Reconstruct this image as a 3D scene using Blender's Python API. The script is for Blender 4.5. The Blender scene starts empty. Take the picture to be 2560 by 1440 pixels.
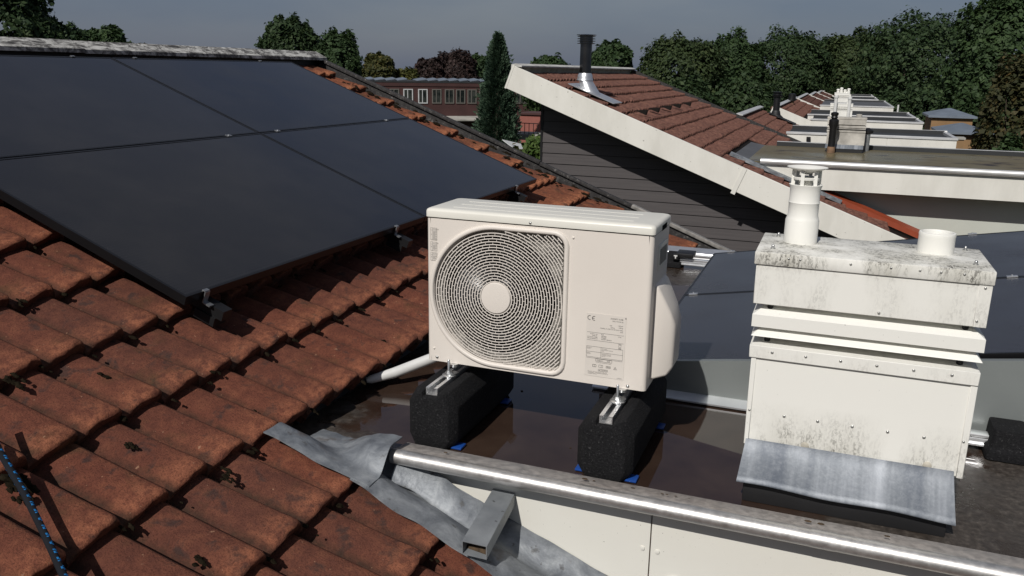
import bpy, bmesh, math, random
import numpy as np
from mathutils import Matrix, Vector

# ------------------------------------------------------------------ camera, sky, sun, exposure
scene = bpy.context.scene
COL = scene.collection
CAM_H = 1.215                      # eye height above the flat dormer roof (z = 0)
YAW, PITCH, ROLL, FPX = 0.36216, 0.25432, 0.01701, 2098.6

def camera_axes():
    f = Vector((-math.sin(YAW)*math.cos(PITCH), math.cos(YAW)*math.cos(PITCH), -math.sin(PITCH)))
    r = Vector((math.cos(YAW), math.sin(YAW), 0)); u = r.cross(f)
    r2 = math.cos(ROLL)*r + math.sin(ROLL)*u; u2 = -math.sin(ROLL)*r + math.cos(ROLL)*u
    return r2, u2, f
r_, u_, f_ = camera_axes()
cam_data = bpy.data.cameras.new('camera'); cam = bpy.data.objects.new('camera', cam_data); COL.objects.link(cam)
cam.matrix_world = Matrix(((r_.x, u_.x, -f_.x, 0), (r_.y, u_.y, -f_.y, 0), (r_.z, u_.z, -f_.z, CAM_H), (0, 0, 0, 1)))
cam_data.sensor_width = 36.0; cam_data.lens = FPX/2560*36.0
cam_data.clip_start = 0.05; cam_data.clip_end = 2000
scene.camera = cam

SUN_EL = math.radians(43); SUN_DX = 0.13          # light travels towards +Y with a little +X
sun_data = bpy.data.lights.new('sun', 'SUN'); sun = bpy.data.objects.new('sun', sun_data); COL.objects.link(sun)
ld = Vector((SUN_DX, 1, 0)).normalized()*math.cos(SUN_EL); ld.z = -math.sin(SUN_EL)
sun.rotation_euler = ld.to_track_quat('-Z', 'Y').to_euler()
sun.location = (-3, -12, 14)
sun_data.energy = 3.8; sun_data.angle = math.radians(0.55); sun_data.color = (1.0, 0.96, 0.91)

world = bpy.data.worlds.new('World'); scene.world = world; world.use_nodes = True
nt = world.node_tree; nt.nodes.clear()
def N(t, kind, **kw):
    n = t.nodes.new(kind)
    for k, v in kw.items(): setattr(n, k, v)
    return n
out = N(nt, 'ShaderNodeOutputWorld'); bg = N(nt, 'ShaderNodeBackground'); bg.inputs['Strength'].default_value = 0.1
sky = N(nt, 'ShaderNodeTexSky', sky_type='NISHITA'); sky.sun_disc = False
sky.sun_elevation = SUN_EL; sky.sun_rotation = math.radians(180+math.degrees(math.atan(SUN_DX)))
tc = N(nt, 'ShaderNodeTexCoord'); mp = N(nt, 'ShaderNodeMapping'); mp.inputs['Scale'].default_value = (1.4, 1.4, 5.0)
nz = N(nt, 'ShaderNodeTexNoise'); nz.inputs['Scale'].default_value = 1.6; nz.inputs['Detail'].default_value = 5; nz.inputs['Roughness'].default_value = 0.5
rp = N(nt, 'ShaderNodeValToRGB')
rp.color_ramp.elements[0].position = 0.40; rp.color_ramp.elements[0].color = (0.80, 1.00, 1.60, 1)
rp.color_ramp.elements[1].position = 0.63; rp.color_ramp.elements[1].color = (1.75, 1.80, 2.02, 1)
sx = N(nt, 'ShaderNodeSeparateXYZ'); mr_ = N(nt, 'ShaderNodeMapRange')
mr_.inputs[1].default_value = 0.0; mr_.inputs[2].default_value = 0.16; mr_.inputs[3].default_value = 0.75; mr_.inputs[4].default_value = 0.0
low = N(nt, 'ShaderNodeMixRGB'); low.inputs['Color2'].default_value = (0.74, 0.98, 1.66, 1)
nt.links.new(tc.outputs['Generated'], sx.inputs[0]); nt.links.new(sx.outputs['Z'], mr_.inputs[0]); nt.links.new(mr_.outputs[0], low.inputs['Fac'])
mx = N(nt, 'ShaderNodeMixRGB'); mx.inputs['Fac'].default_value = 0.85
nt.links.new(tc.outputs['Generated'], mp.inputs['Vector']); nt.links.new(mp.outputs['Vector'], nz.inputs['Vector'])
nt.links.new(nz.outputs['Fac'], rp.inputs['Fac']); nt.links.new(sky.outputs['Color'], mx.inputs['Color1'])
nt.links.new(rp.outputs['Color'], low.inputs['Color1']); nt.links.new(low.outputs['Color'], mx.inputs['Color2']); nt.links.new(mx.outputs['Color'], bg.inputs['Color'])
nt.links.new(bg.outputs['Background'], out.inputs['Surface'])

vs = scene.view_settings
vs.view_transform = 'Standard'; vs.look = 'None'; vs.exposure = 0.0; vs.gamma = 1.0; vs.use_curve_mapping = False
scene.render.engine = 'CYCLES'

rnd = random.Random(7); nrg = np.random.default_rng(11)

# ------------------------------------------------------------------ materials
M = {}
class Mat:
    def __init__(s, name):
        s.m = bpy.data.materials.new(name); s.m.use_nodes = True; s.t = s.m.node_tree; M[name] = s.m
        s.b = s.t.nodes['Principled BSDF']; s.geo = N(s.t, 'ShaderNodeNewGeometry'); s.pos = s.geo.outputs['Position']
    def set(s, **kw):
        for k, v in kw.items(): s.b.inputs[k.replace('_', ' ')].default_value = v
        return s
    def link(s, a, b): s.t.links.new(a, b)
    def noise(s, scale, detail=4, rough=0.55, vec=None, stretch=None, dist=0.0):
        n = N(s.t, 'ShaderNodeTexNoise'); n.inputs['Scale'].default_value = scale; n.inputs['Detail'].default_value = detail
        n.inputs['Roughness'].default_value = rough; n.inputs['Distortion'].default_value = dist
        v = vec or s.pos
        if stretch:
            mp = N(s.t, 'ShaderNodeMapping'); mp.inputs['Scale'].default_value = stretch; s.link(v, mp.inputs['Vector']); v = mp.outputs['Vector']
        s.link(v, n.inputs['Vector']); return n.outputs['Fac']
    def ramp(s, fac, stops, interp='LINEAR'):
        r = N(s.t, 'ShaderNodeValToRGB'); cr = r.color_ramp; cr.interpolation = interp
        while len(cr.elements) < len(stops): cr.elements.new(0.5)
        for e, (p, c) in zip(cr.elements, stops):
            e.position = p; e.color = (c, c, c, 1) if isinstance(c, (int, float)) else (*c, 1)
        s.link(fac, r.inputs['Fac']); return r.outputs['Color']
    def mix(s, fac, a, b, mode='MIX'):
        m = N(s.t, 'ShaderNodeMixRGB', blend_type=mode)
        for v, k in ((fac, 'Fac'), (a, 'Color1'), (b, 'Color2')):
            if isinstance(v, (int, float)): m.inputs[k].default_value = v if k == 'Fac' else (v, v, v, 1)
            elif isinstance(v, tuple): m.inputs[k].default_value = (*v, 1)
            else: s.link(v, m.inputs[k])
        return m.outputs['Color']
    def math(s, op, a, b=0.0):
        m = N(s.t, 'ShaderNodeMath', operation=op)
        for i, v in enumerate((a, b)):
            if isinstance(v, (int, float)): m.inputs[i].default_value = v
            else: s.link(v, m.inputs[i])
        return m.outputs[0]
    def xyz(s, k):
        n = N(s.t, 'ShaderNodeSeparateXYZ'); s.link(s.pos, n.inputs[0]); return n.outputs[k]
    def maprange(s, v, a, b, c=0.0, d=1.0):
        n = N(s.t, 'ShaderNodeMapRange'); s.link(v, n.inputs[0])
        for i, q in enumerate((a, b, c, d)): n.inputs[i+1].default_value = q
        return n.outputs[0]
    def color(s, c): s.link(c, s.b.inputs['Base Color']); return s
    def rough(s, c): s.link(c, s.b.inputs['Roughness']); return s
    def bump(s, h, strength=0.3, dist=0.01):
        n = N(s.t, 'ShaderNodeBump'); n.inputs['Strength'].default_value = strength; n.inputs['Distance'].default_value = dist
        s.link(h, n.inputs['Height']); s.link(n.outputs['Normal'], s.b.inputs['Normal']); return s
    def objrand(s): return N(s.t, 'ShaderNodeObjectInfo').outputs['Random']

def simple(name, col, rough=0.6, metal=0.0, var=0.12, scale=6.0, bump=0.0, bscale=60.0, spec=0.5, bdist=0.004):
    m = Mat(name); m.set(Roughness=rough, Metallic=metal, Specular_IOR_Level=spec)
    a = tuple(max(0, c*(1-var)) for c in col); b = tuple(min(1, c*(1+var)) for c in col)
    m.color(m.ramp(m.noise(scale, 5), [(0.3, a), (0.7, b)]))
    if bump: m.bump(m.noise(bscale, 4), bump, bdist)
    return m

# terracotta roof tiles: fired clay red, lichen, dirt, a few droppings
def tile_material(name, lo, mid, hi, dark, scale=1.0, green=0.5):
    m = Mat(name); m.set(Roughness=0.93, Specular_IOR_Level=0.18)
    big = m.noise(2.3*scale, 3); fine = m.noise(26*scale, 6, 0.7); grain = m.noise(190*scale, 3, 0.7)
    base = m.ramp(fine, [(0.30, lo), (0.52, mid), (0.74, hi)])
    base = m.mix(m.ramp(big, [(0.40, 0.0), (0.62, 0.75)]), base, m.mix(0.55, base, lo))
    base = m.mix(m.math('MULTIPLY', m.objrand(), 0.7), base, m.mix(0.5, base, dark))
    lich = m.ramp(m.noise(13*scale, 5, 0.62, dist=0.4), [(0.56, 0.0), (0.66, 1.0)])
    base = m.mix(m.math('MULTIPLY', lich, 0.78), base, dark)
    gm = m.ramp(m.noise(5.5*scale, 5, 0.6), [(0.58, 0.0), (0.72, 1.0)])
    base = m.mix(m.math('MULTIPLY', gm, green), base, (0.055, 0.042, 0.018))
    at = N(m.t, 'ShaderNodeAttribute'); at.attribute_name = 'wear'
    wr = m.math('MULTIPLY', at.outputs['Fac'], m.ramp(m.noise(34*scale, 4, 0.65), [(0.38, 0.05), (0.62, 0.9)]))
    base = m.mix(wr, base, tuple(c*1.22 for c in hi))
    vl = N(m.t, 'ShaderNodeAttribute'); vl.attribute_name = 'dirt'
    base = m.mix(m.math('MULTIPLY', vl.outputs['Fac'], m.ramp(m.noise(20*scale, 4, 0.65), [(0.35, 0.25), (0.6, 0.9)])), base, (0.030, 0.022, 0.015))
    base = m.mix(m.ramp(grain, [(0.36, 0.55), (0.5, 0.0)]), base, tuple(c*0.45 for c in lo))
    base = m.mix(m.ramp(m.noise(62*scale, 2), [(0.72, 0.0), (0.76, 0.55)]), base, (0.36, 0.21, 0.13))
    m.color(base)
    m.bump(m.mix(0.55, grain, fine), 0.95, 0.007)
    return m
tile_material('tile_clay', (0.095, 0.032, 0.021), (0.160, 0.054, 0.032), (0.235, 0.088, 0.047), (0.036, 0.025, 0.023))
tile_material('tile_clay_verge', (0.12, 0.040, 0.022), (0.225, 0.076, 0.038), (0.33, 0.128, 0.062), (0.045, 0.027, 0.022), 1.0, 0.7)
tile_material('tile_clay_far', (0.078, 0.034, 0.027), (0.130, 0.058, 0.044), (0.195, 0.096, 0.070), (0.05, 0.028, 0.024), 0.55, 0.25)
simple('underlay', (0.012, 0.010, 0.009), 0.95, spec=0.1)
m = simple('moss', (0.013, 0.010, 0.006), 1.0, var=0.5, scale=60, bump=1.0, bscale=150, spec=0.05)

# wet bitumen sheet on the dormer roof
m = Mat('wet_bitumen'); m.set(Specular_IOR_Level=0.5)
pud = m.noise(0.9, 5, 0.55, dist=0.3)
px_ = m.xyz('X'); py_ = m.xyz('Y')
centre = m.math('ADD', m.maprange(m.math('ABSOLUTE', m.math('ADD', px_, 0.72)), 0.1, 1.0, 0.24, -0.10), m.maprange(m.math('ABSOLUTE', m.math('SUBTRACT', py_, 2.75)), 0.15, 1.2, 0.14, -0.14))
wet = m.math('ADD', m.math('ADD', pud, centre), m.math('MULTIPLY', m.noise(9, 6, 0.65), 0.16))
wetm = m.ramp(wet, [(0.62, 0.0), (0.66, 1.0)])
spk = m.noise(42, 5, 0.7); mud = m.noise(5.5, 5, 0.6, dist=0.5)
dry = m.ramp(spk, [(0.32, (0.024, 0.019, 0.016)), (0.52, (0.052, 0.043, 0.036)), (0.72, (0.11, 0.094, 0.08))])
dry = m.mix(m.ramp(mud, [(0.50, 0.0), (0.60, 0.80)]), dry, (0.028, 0.019, 0.013))
dry = m.mix(m.ramp(m.noise(3.2, 4), [(0.55, 0.0), (0.7, 0.6)]), dry, (0.045, 0.040, 0.036))
col = m.mix(wetm, dry, m.ramp(mud, [(0.3, (0.026, 0.015, 0.011)), (0.7, (0.046, 0.029, 0.021))]))
m.color(col); m.rough(m.mix(wetm, m.ramp(mud, [(0.40, 0.62), (0.62, 0.20)]), 0.03))
m.bump(m.mix(wetm, spk, 0.5), 0.6, 0.005)

# neighbour's roof: algae film on bitumen
m = Mat('algae_bitumen'); wet = m.ramp(m.noise(0.55, 5, 0.55), [(0.42, 0.0), (0.60, 1.0)])
m.color(m.mix(m.ramp(m.noise(1.6, 6, 0.6, stretch=(1, 1.6, 1)), [(0.55, 0.0), (0.64, 1.0)]), m.mix(wet, (0.115, 0.095, 0.052), (0.155, 0.135, 0.075)), (0.022, 0.014, 0.011)))
m.rough(m.ramp(wet, [(0, 0.55), (1, 0.22)]))
simple('dark_bitumen', (0.022, 0.024, 0.026), 0.75, var=0.3, scale=1.4)
simple('grey_bitumen', (0.075, 0.078, 0.085), 0.7, var=0.25, scale=1.2)

# painted steel / fibre cement whites
m = Mat('casing_cream'); m.set(Roughness=0.42, Specular_IOR_Level=0.4)
m.color(m.ramp(m.noise(4, 4), [(0.3, (0.685, 0.635, 0.575)), (0.7, (0.715, 0.665, 0.605))]))
simple('casing_lid', (0.68, 0.665, 0.60), 0.4, var=0.03)
simple('casing_inside', (0.20, 0.19, 0.17), 0.6, var=0.1)
simple('throat_black', (0.006, 0.006, 0.006), 0.6, spec=0.15)
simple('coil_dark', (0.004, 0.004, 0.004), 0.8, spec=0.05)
simple('fan_grey', (0.016, 0.016, 0.018), 0.35, var=0.1)
simple('print_black', (0.03, 0.03, 0.03), 0.7)
simple('print_grey', (0.26, 0.25, 0.23), 0.7)
simple('label_film', (0.655, 0.61, 0.555), 0.35, var=0.02)

def chimney_paint(name, z0, z1, amount, z2=None, z3=None):
    m = Mat(name); m.set(Roughness=0.55, Specular_IOR_Level=0.35)
    z = m.xyz('Z')
    band = m.maprange(z, z0, z1, 1.0, 0.0)
    if z2 is not None: band = m.math('MAXIMUM', band, m.maprange(z, z2, z3, 0.0, 1.0))
    big = m.noise(7, 4, 0.6, stretch=(1, 1, 0.55)); fine = m.noise(150, 5, 0.75, stretch=(1, 1, 0.45)); med = m.noise(44, 5, 0.7, stretch=(1, 1, 0.30))
    film = m.math('MULTIPLY', band, m.ramp(big, [(0.36, 0.0), (0.62, 1.0)]))
    sp = m.math('MULTIPLY', m.ramp(fine, [(0.47, 0.0), (0.55, 1.0)]), m.math('MULTIPLY', film, m.ramp(med, [(0.40, 0.0), (0.60, 1.0)])))
    base = m.mix(m.math('MULTIPLY', film, 0.42*amount), (0.77, 0.762, 0.712), (0.34, 0.325, 0.26))
    base = m.mix(m.math('MULTIPLY', sp, 0.9*amount), base, (0.06, 0.055, 0.045))
    rare = m.ramp(m.noise(130, 2), [(0.73, 0.0), (0.76, 0.8)])
    base = m.mix(m.math('MULTIPLY', rare, 0.6), base, (0.12, 0.11, 0.09))
    m.color(base); m.bump(fine, 0.08, 0.002)
    return m
chimney_paint('flue_white', 0.0, 0.1, 0.5)
chimney_paint('chimney_low', 0.15, 0.30, 0.95)
chimney_paint('chimney_mid', 0.40, 0.48, 0.35)
chimney_paint('chimney_louvre', 0.40, 0.41, 0.2)
chimney_paint('chimney_top', 0.50, 0.78, 0.62, 0.66, 0.70)
chimney_paint('chimney_cap', 0.69, 0.92, 1.6)
simple('chimney_old', (0.42, 0.40, 0.36), 0.8, var=0.35, scale=5)
simple('galvanised', (0.62, 0.63, 0.63), 0.34, 0.9, var=0.15, scale=20)
simple('bolt_steel', (0.55, 0.55, 0.53), 0.35, 0.9, var=0.2, scale=60)
simple('rubber_plug', (0.45, 0.42, 0.35), 0.6, var=0.2, scale=40)

m = Mat('aluminium_trim'); m.set(Metallic=0.85)
d1 = m.noise(3.0, 6, 0.65, stretch=(0.5, 1, 1)); d2 = m.noise(36, 6, 0.72)
fl = m.maprange(m.xyz('Y'), 2.168, 2.184, 0.0, 1.0)
dirt = m.math('MULTIPLY', m.math('ADD', m.math('MULTIPLY', fl, 0.85), 0.08), m.ramp(m.math('ADD', m.math('MULTIPLY', d1, 0.6), m.math('MULTIPLY', d2, 0.4)), [(0.36, 0.15), (0.60, 1.0)]))
m.color(m.mix(dirt, m.ramp(d2, [(0.3, (0.50, 0.485, 0.465)), (0.7, (0.66, 0.65, 0.635))]), m.ramp(d2, [(0.34, (0.10, 0.068, 0.050)), (0.58, (0.34, 0.305, 0.275))])))
m.rough(m.math('ADD', m.math('MULTIPLY', dirt, 0.35), m.ramp(d2, [(0.3, 0.36), (0.7, 0.50)])))
n_ = m.math('SUBTRACT', 0.88, m.math('MULTIPLY', dirt, 0.85)); m.link(n_, m.b.inputs['Metallic'])
m.bump(d2, 0.12, 0.003)
simple('aluminium_clean', (0.72, 0.73, 0.74), 0.36, 0.85, var=0.08, scale=12)
simple('clamp_grey', (0.34, 0.35, 0.36), 0.4, 0.8, var=0.15, scale=40)
simple('aluminium_far', (0.66, 0.66, 0.65), 0.45, 0.5, var=0.15, scale=3)
m = Mat('lead_sheet'); m.set(Metallic=0.25, Roughness=0.55, Specular_IOR_Level=0.5)
a = m.noise(9, 6, 0.65, dist=0.6); b = m.noise(60, 5, 0.7)
c = m.ramp(a, [(0.30, (0.095, 0.106, 0.122)), (0.50, (0.19, 0.205, 0.222)), (0.72, (0.33, 0.348, 0.362))])
c = m.mix(m.ramp(m.noise(24, 5, 0.65), [(0.62, 0.0), (0.68, 0.8)]), c, (0.085, 0.085, 0.085))
c = m.mix(m.ramp(m.noise(6.5, 5, 0.6), [(0.60, 0.0), (0.72, 0.75)]), c, (0.10, 0.068, 0.048))
m.color(c); m.bump(m.mix(0.65, m.mix(0.35, a, b), m.noise(7, 3, 0.5, dist=1.6)), 0.5, 0.020)
m = Mat('lead_skirt'); m.set(Metallic=0.3, Roughness=0.5)
a = m.noise(16, 4, 0.55, stretch=(1, 0.12, 0.06)); b = m.noise(75, 5, 0.7)
c = m.ramp(a, [(0.33, (0.070, 0.083, 0.105)), (0.5, (0.125, 0.140, 0.160)), (0.72, (0.27, 0.29, 0.32))])
c = m.mix(m.ramp(b, [(0.45, 0.0), (0.85, 0.3)]), c, (0.36, 0.38, 0.40)); m.color(c); m.bump(b, 0.15, 0.004)
m = Mat('zinc'); m.set(Metallic=0.35, Roughness=0.5)
c = m.ramp(m.noise(8, 6, 0.6), [(0.3, (0.17, 0.185, 0.20)), (0.7, (0.31, 0.33, 0.345))])
c = m.mix(m.ramp(m.noise(30, 3), [(0.66, 0.0), (0.7, 0.8)]), c, (0.06, 0.06, 0.065)); m.color(c)
simple('compost', (0.055, 0.036, 0.02), 1.0, var=0.6, scale=90, bump=1.0, bscale=120)

m = Mat('cheek_white'); m.set(Roughness=0.5)
c = m.mix(m.ramp(m.noise(150, 2), [(0.74, 0.0), (0.77, 0.8)]), m.ramp(m.noise(2, 4), [(0.3, (0.66, 0.645, 0.585)), (0.7, (0.71, 0.70, 0.64))]), (0.12, 0.11, 0.09)); m.color(c)
m = Mat('fascia_white'); m.set(Roughness=0.55)
st = m.noise(1.8, 6, 0.65, stretch=(1.0, 1.0, 0.35))
c = m.mix(m.ramp(st, [(0.42, 0.0), (0.72, 0.42)]), (0.70, 0.685, 0.63), (0.40, 0.385, 0.33))
c = m.mix(m.ramp(m.noise(26, 2), [(0.73, 0.0), (0.76, 0.7)]), c, (0.16, 0.15, 0.12)); m.color(c)
simple('cheek_green', (0.46, 0.48, 0.43), 0.6, var=0.06, scale=1.2)
m = Mat('siding'); m.set(Roughness=0.72)
g = m.noise(9, 6, 0.65, stretch=(0.15, 1, 4)); c = m.ramp(g, [(0.3, (0.050, 0.044, 0.045)), (0.7, (0.072, 0.064, 0.064))])
c = m.mix(m.math('MULTIPLY', m.objrand(), 0.35), c, (0.045, 0.040, 0.040)); m.color(c); m.bump(g, 0.1, 0.003)
simple('orange_board', (0.26, 0.050, 0.020), 0.5, var=0.15)
m = Mat('ridge_lichen'); m.set(Roughness=0.85)
n1 = m.noise(9, 6, 0.75, stretch=(2.2, 1.0, 1), dist=0.5)
m.color(m.ramp(n1, [(0.34, (0.018, 0.017, 0.017)), (0.46, (0.11, 0.105, 0.10)), (0.56, (0.42, 0.415, 0.39)), (0.72, (0.66, 0.65, 0.62))]))
simple('ridge_pale', (0.46, 0.455, 0.43), 0.7, var=0.3, scale=5)
m = Mat('verge_dark'); m.set(Roughness=0.8)
m.color(m.ramp(m.noise(34, 6, 0.75), [(0.46, (0.018, 0.016, 0.016)), (0.60, (0.045, 0.042, 0.040)), (0.70, (0.24, 0.23, 0.215))]))
simple('verge_pale', (0.22, 0.21, 0.195), 0.6, 0.2, var=0.35, scale=25)
simple('brick_house', (0.18, 0.085, 0.06), 0.9, var=0.2, scale=3)
simple('black_metal', (0.012, 0.012, 0.013), 0.45, 0.3, var=0.2)
simple('stove_steel', (0.085, 0.087, 0.09), 0.10, 0.95, var=0.15, scale=5)
simple('rust_brown', (0.20, 0.12, 0.07), 0.8, var=0.4, scale=9)
m = Mat('rubber'); m.set(Roughness=0.9, Specular_IOR_Level=0.25)
gr = m.noise(150, 3, 0.7); c = m.ramp(gr, [(0.35, (0.004, 0.004, 0.005)), (0.62, (0.011, 0.011, 0.012)), (0.74, (0.07, 0.07, 0.07))]); m.color(c); m.bump(gr, 0.9, 0.005)
simple('rubber_smooth', (0.010, 0.010, 0.011), 0.6, var=0.2)
simple('blue_plastic', (0.010, 0.055, 0.25), 0.35, var=0.05)
simple('white_pvc', (0.62, 0.62, 0.60), 0.4, var=0.06, scale=20)
simple('rope_black', (0.012, 0.013, 0.016), 0.9, spec=0.1)
simple('rope_blue', (0.02, 0.17, 0.42), 0.85, var=0.3, scale=200, spec=0.1)
simple('baffle_grey', (0.235, 0.255, 0.25), 0.42, 0.35, var=0.06)
simple('brick_far', (0.060, 0.026, 0.024), 0.9, var=0.15, scale=1)
simple('window_white', (0.55, 0.56, 0.56), 0.5)
simple('window_grey', (0.15, 0.14, 0.125), 0.5)
simple('shed_red', (0.25, 0.085, 0.065), 0.8, var=0.1)
simple('slate_blue', (0.16, 0.19, 0.23), 0.5, 0.2, var=0.15, scale=2)
simple('brick_yellow', (0.24, 0.145, 0.07), 0.9, var=0.12, scale=3)
simple('concrete', (0.30, 0.29, 0.26), 0.9, var=0.2, scale=1)
simple('grass_ground', (0.035, 0.05, 0.018), 1.0, var=0.4, scale=0.5, spec=0.1)
simple('bark', (0.06, 0.045, 0.032), 0.95, var=0.3, scale=4)
m = Mat('far_glass'); m.set(Roughness=0.06, Specular_IOR_Level=0.6); m.color(m.ramp(m.noise(1.2, 3), [(0.4, (0.012, 0.016, 0.016)), (0.6, (0.05, 0.055, 0.05))]))

# all-black photovoltaic glass with fine bus-bar wires
def pv(name, axis, rough, base):
    m = Mat(name); m.set(Roughness=rough, Specular_IOR_Level=0.72, IOR=1.5)
    w = N(m.t, 'ShaderNodeTexWave', wave_type='BANDS', bands_direction=axis); w.inputs['Scale'].default_value = 21.0
    tcn = N(m.t, 'ShaderNodeTexCoord'); m.link(tcn.outputs['Object'], w.inputs['Vector'])
    c = m.mix(m.ramp(w.outputs['Fac'], [(0.80, 0.0), (0.97, 0.75)]), tuple(base), tuple(b*3.2 for b in base))
    c = m.mix(m.ramp(m.noise(210, 2), [(0.74, 0.0), (0.78, 0.6)]), c, (0.12, 0.12, 0.12))
    c = m.mix(m.ramp(m.noise(3.1, 6, 0.62), [(0.42, 0.0), (0.75, 0.30)]), c, (0.030, 0.027, 0.025))
    m.color(c); m.rough(m.ramp(m.noise(2.2, 4), [(0.3, rough*0.7), (0.7, rough*1.5)]))
pv('pv_glass', 'X', 0.13, (0.0034, 0.0030, 0.0038))
pv('pv_glass_flat', 'Y', 0.20, (0.019, 0.019, 0.023))
simple('pv_frame', (0.010, 0.010, 0.011), 0.35, 0.4, var=0.1)

def leaf_material(name, lo, hi, accent=None):
    m = Mat(name); m.set(Roughness=0.65, Specular_IOR_Level=0.25)
    ri = m.geo.outputs['Random Per Island']
    stops = [(0.0, lo), (0.8, hi)] + ([(1.0, accent)] if accent else [])
    c = m.ramp(ri, stops); c = m.mix(m.ramp(m.noise(0.8, 3), [(0.4, 0.0), (0.65, 0.55)]), c, lo); m.color(c)
    tr = N(m.t, 'ShaderNodeBsdfTranslucent'); m.link(c, tr.inputs['Color']); ms = N(m.t, 'ShaderNodeMixShader'); ms.inputs[0].default_value = 0.22
    o = m.t.nodes['Material Output']; m.link(m.b.outputs[0], ms.inputs[1]); m.link(tr.outputs[0], ms.inputs[2]); m.link(ms.outputs[0], o.inputs['Surface'])
leaf_material('leaf_oak', (0.022, 0.043, 0.017), (0.042, 0.070, 0.025), (0.058, 0.085, 0.033))
leaf_material('leaf_green', (0.026, 0.050, 0.019), (0.050, 0.084, 0.029))
leaf_material('leaf_wood', (0.026, 0.044, 0.016), (0.052, 0.076, 0.026), (0.07, 0.09, 0.032))
leaf_material('leaf_warm', (0.026, 0.034, 0.010), (0.075, 0.075, 0.02), (0.12, 0.09, 0.025))
leaf_material('leaf_yellow', (0.035, 0.045, 0.010), (0.10, 0.095, 0.022))
leaf_material('leaf_beech', (0.018, 0.013, 0.012), (0.05, 0.030, 0.026))
leaf_material('leaf_conifer', (0.026, 0.054, 0.033), (0.095, 0.145, 0.09))
leaf_material('leaf_hedge', (0.035, 0.07, 0.012), (0.085, 0.125, 0.028))
leaf_material('leaf_brown', (0.024, 0.030, 0.011), (0.058, 0.054, 0.019), (0.085, 0.056, 0.018))

# ------------------------------------------------------------------ object helpers
def tag(o, label=None, cat=None, group=None, kind=None):
    if label: o['label'] = label
    if cat: o['category'] = cat
    if group: o['group'] = group
    if kind: o['kind'] = kind
    return o
def empty(name, loc, label, cat, group=None):
    o = bpy.data.objects.new(name, None); o.location = loc; o.empty_display_size = 0.2; COL.objects.link(o)
    return tag(o, label, cat, group, 'thing')
def attach(o, parent):
    if parent is None: return
    o.parent = parent
    if parent.type == 'EMPTY': o.matrix_parent_inverse = Matrix.Translation(-Vector(parent.location))
class MB:
    """collects shapes in world coordinates and links them as ONE mesh object"""
    def __init__(s): s.v = []; s.f = []; s.mi = []
    def add(s, vs, fs, mi=0):
        k = len(s.v); s.v += [tuple(v) for v in vs]; s.f += [tuple(i+k for i in f) for f in fs]; s.mi += [mi]*len(fs); return s
    def box(s, x0, x1, y0, y1, z0, z1, mi=0):
        v = [(x, y, z) for z in (z0, z1) for y in (y0, y1) for x in (x0, x1)]
        return s.add(v, [(0, 2, 3, 1), (4, 5, 7, 6), (0, 1, 5, 4), (2, 6, 7, 3), (0, 4, 6, 2), (1, 3, 7, 5)], mi)
    def hexa(s, lo, hi, mi=0):
        return s.add(list(lo)+list(hi), [(3, 2, 1, 0), (4, 5, 6, 7)]+[(i, (i+1) % 4, 4+(i+1) % 4, 4+i) for i in range(4)], mi)
    def loft(s, loops, closed=True, cap0=True, cap1=True, mi=0):
        n = len(loops[0]); v = [p for l in loops for p in l]; f = []
        for i in range(len(loops)-1):
            for j in range(n if closed else n-1):
                a = i*n+j; b = i*n+(j+1) % n; f.append((a, b, b+n, a+n))
        if cap0 and closed: f.append(tuple(range(n-1, -1, -1)))
        if cap1 and closed: f.append(tuple(range((len(loops)-1)*n, len(loops)*n)))
        return s.add(v, f, mi)
    def prism(s, poly, axis, a, b, mi=0):
        def P(u, w, t): return {'x': (t, u, w), 'y': (u, t, w), 'z': (u, w, t)}[axis]
        return s.loft([[P(u, w, a) for u, w in poly], [P(u, w, b) for u, w in poly]], mi=mi)
    def lathe(s, prof, c, n=20, mi=0, cap0=True, cap1=True):
        return s.loft([[(c[0]+r*math.cos(2*math.pi*k/n), c[1]+r*math.sin(2*math.pi*k/n), c[2]+z) for k in range(n)] for r, z in prof], cap0=cap0, cap1=cap1, mi=mi)
    def tube(s, pts, r, n=10, mi=0):
        pts = [Vector(p) for p in pts]; loops = []; rr = r if isinstance(r, (list, tuple)) else [r]*len(pts)
        for i, p in enumerate(pts):
            d = (pts[min(i+1, len(pts)-1)]-pts[max(i-1, 0)]).normalized()
            a = d.cross(Vector((0, 0, 1)) if abs(d.z) < 0.95 else Vector((1, 0, 0))).normalized(); b = d.cross(a)
            loops.append([p+a*rr[i]*math.cos(2*math.pi*k/n)+b*rr[i]*math.sin(2*math.pi*k/n) for k in range(n)])
        return s.loft(loops, mi=mi)
    def build(s, name, mat, parent=None, bevel=0.0, segs=2, smooth=None, label=None, cat=None, group=None, kind=None):
        me = bpy.data.meshes.new(name); me.from_pydata(s.v, [], s.f)
        mats = mat if isinstance(mat, (list, tuple)) else [mat]
        for k in mats: me.materials.append(M[k])
        if len(mats) > 1: me.polygons.foreach_set('material_index', s.mi)
        bm = bmesh.new(); bm.from_mesh(me); bmesh.ops.recalc_face_normals(bm, faces=bm.faces)
        if bevel:
            es = [e for e in bm.edges if len(e.link_faces) == 2 and e.calc_face_angle(0) > 0.5]
            bmesh.ops.bevel(bm, geom=es, offset=bevel, segments=segs, profile=0.5, affect='EDGES', clamp_overlap=True)
        bm.to_mesh(me); bm.free()
        if smooth or bevel:
            me.polygons.foreach_set('use_smooth', [True]*len(me.polygons)); me.set_sharp_from_angle(angle=math.radians(smooth or 40))
        o = bpy.data.objects.new(name, me); COL.objects.link(o); attach(o, parent)
        return tag(o, label, cat, group, kind)
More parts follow.
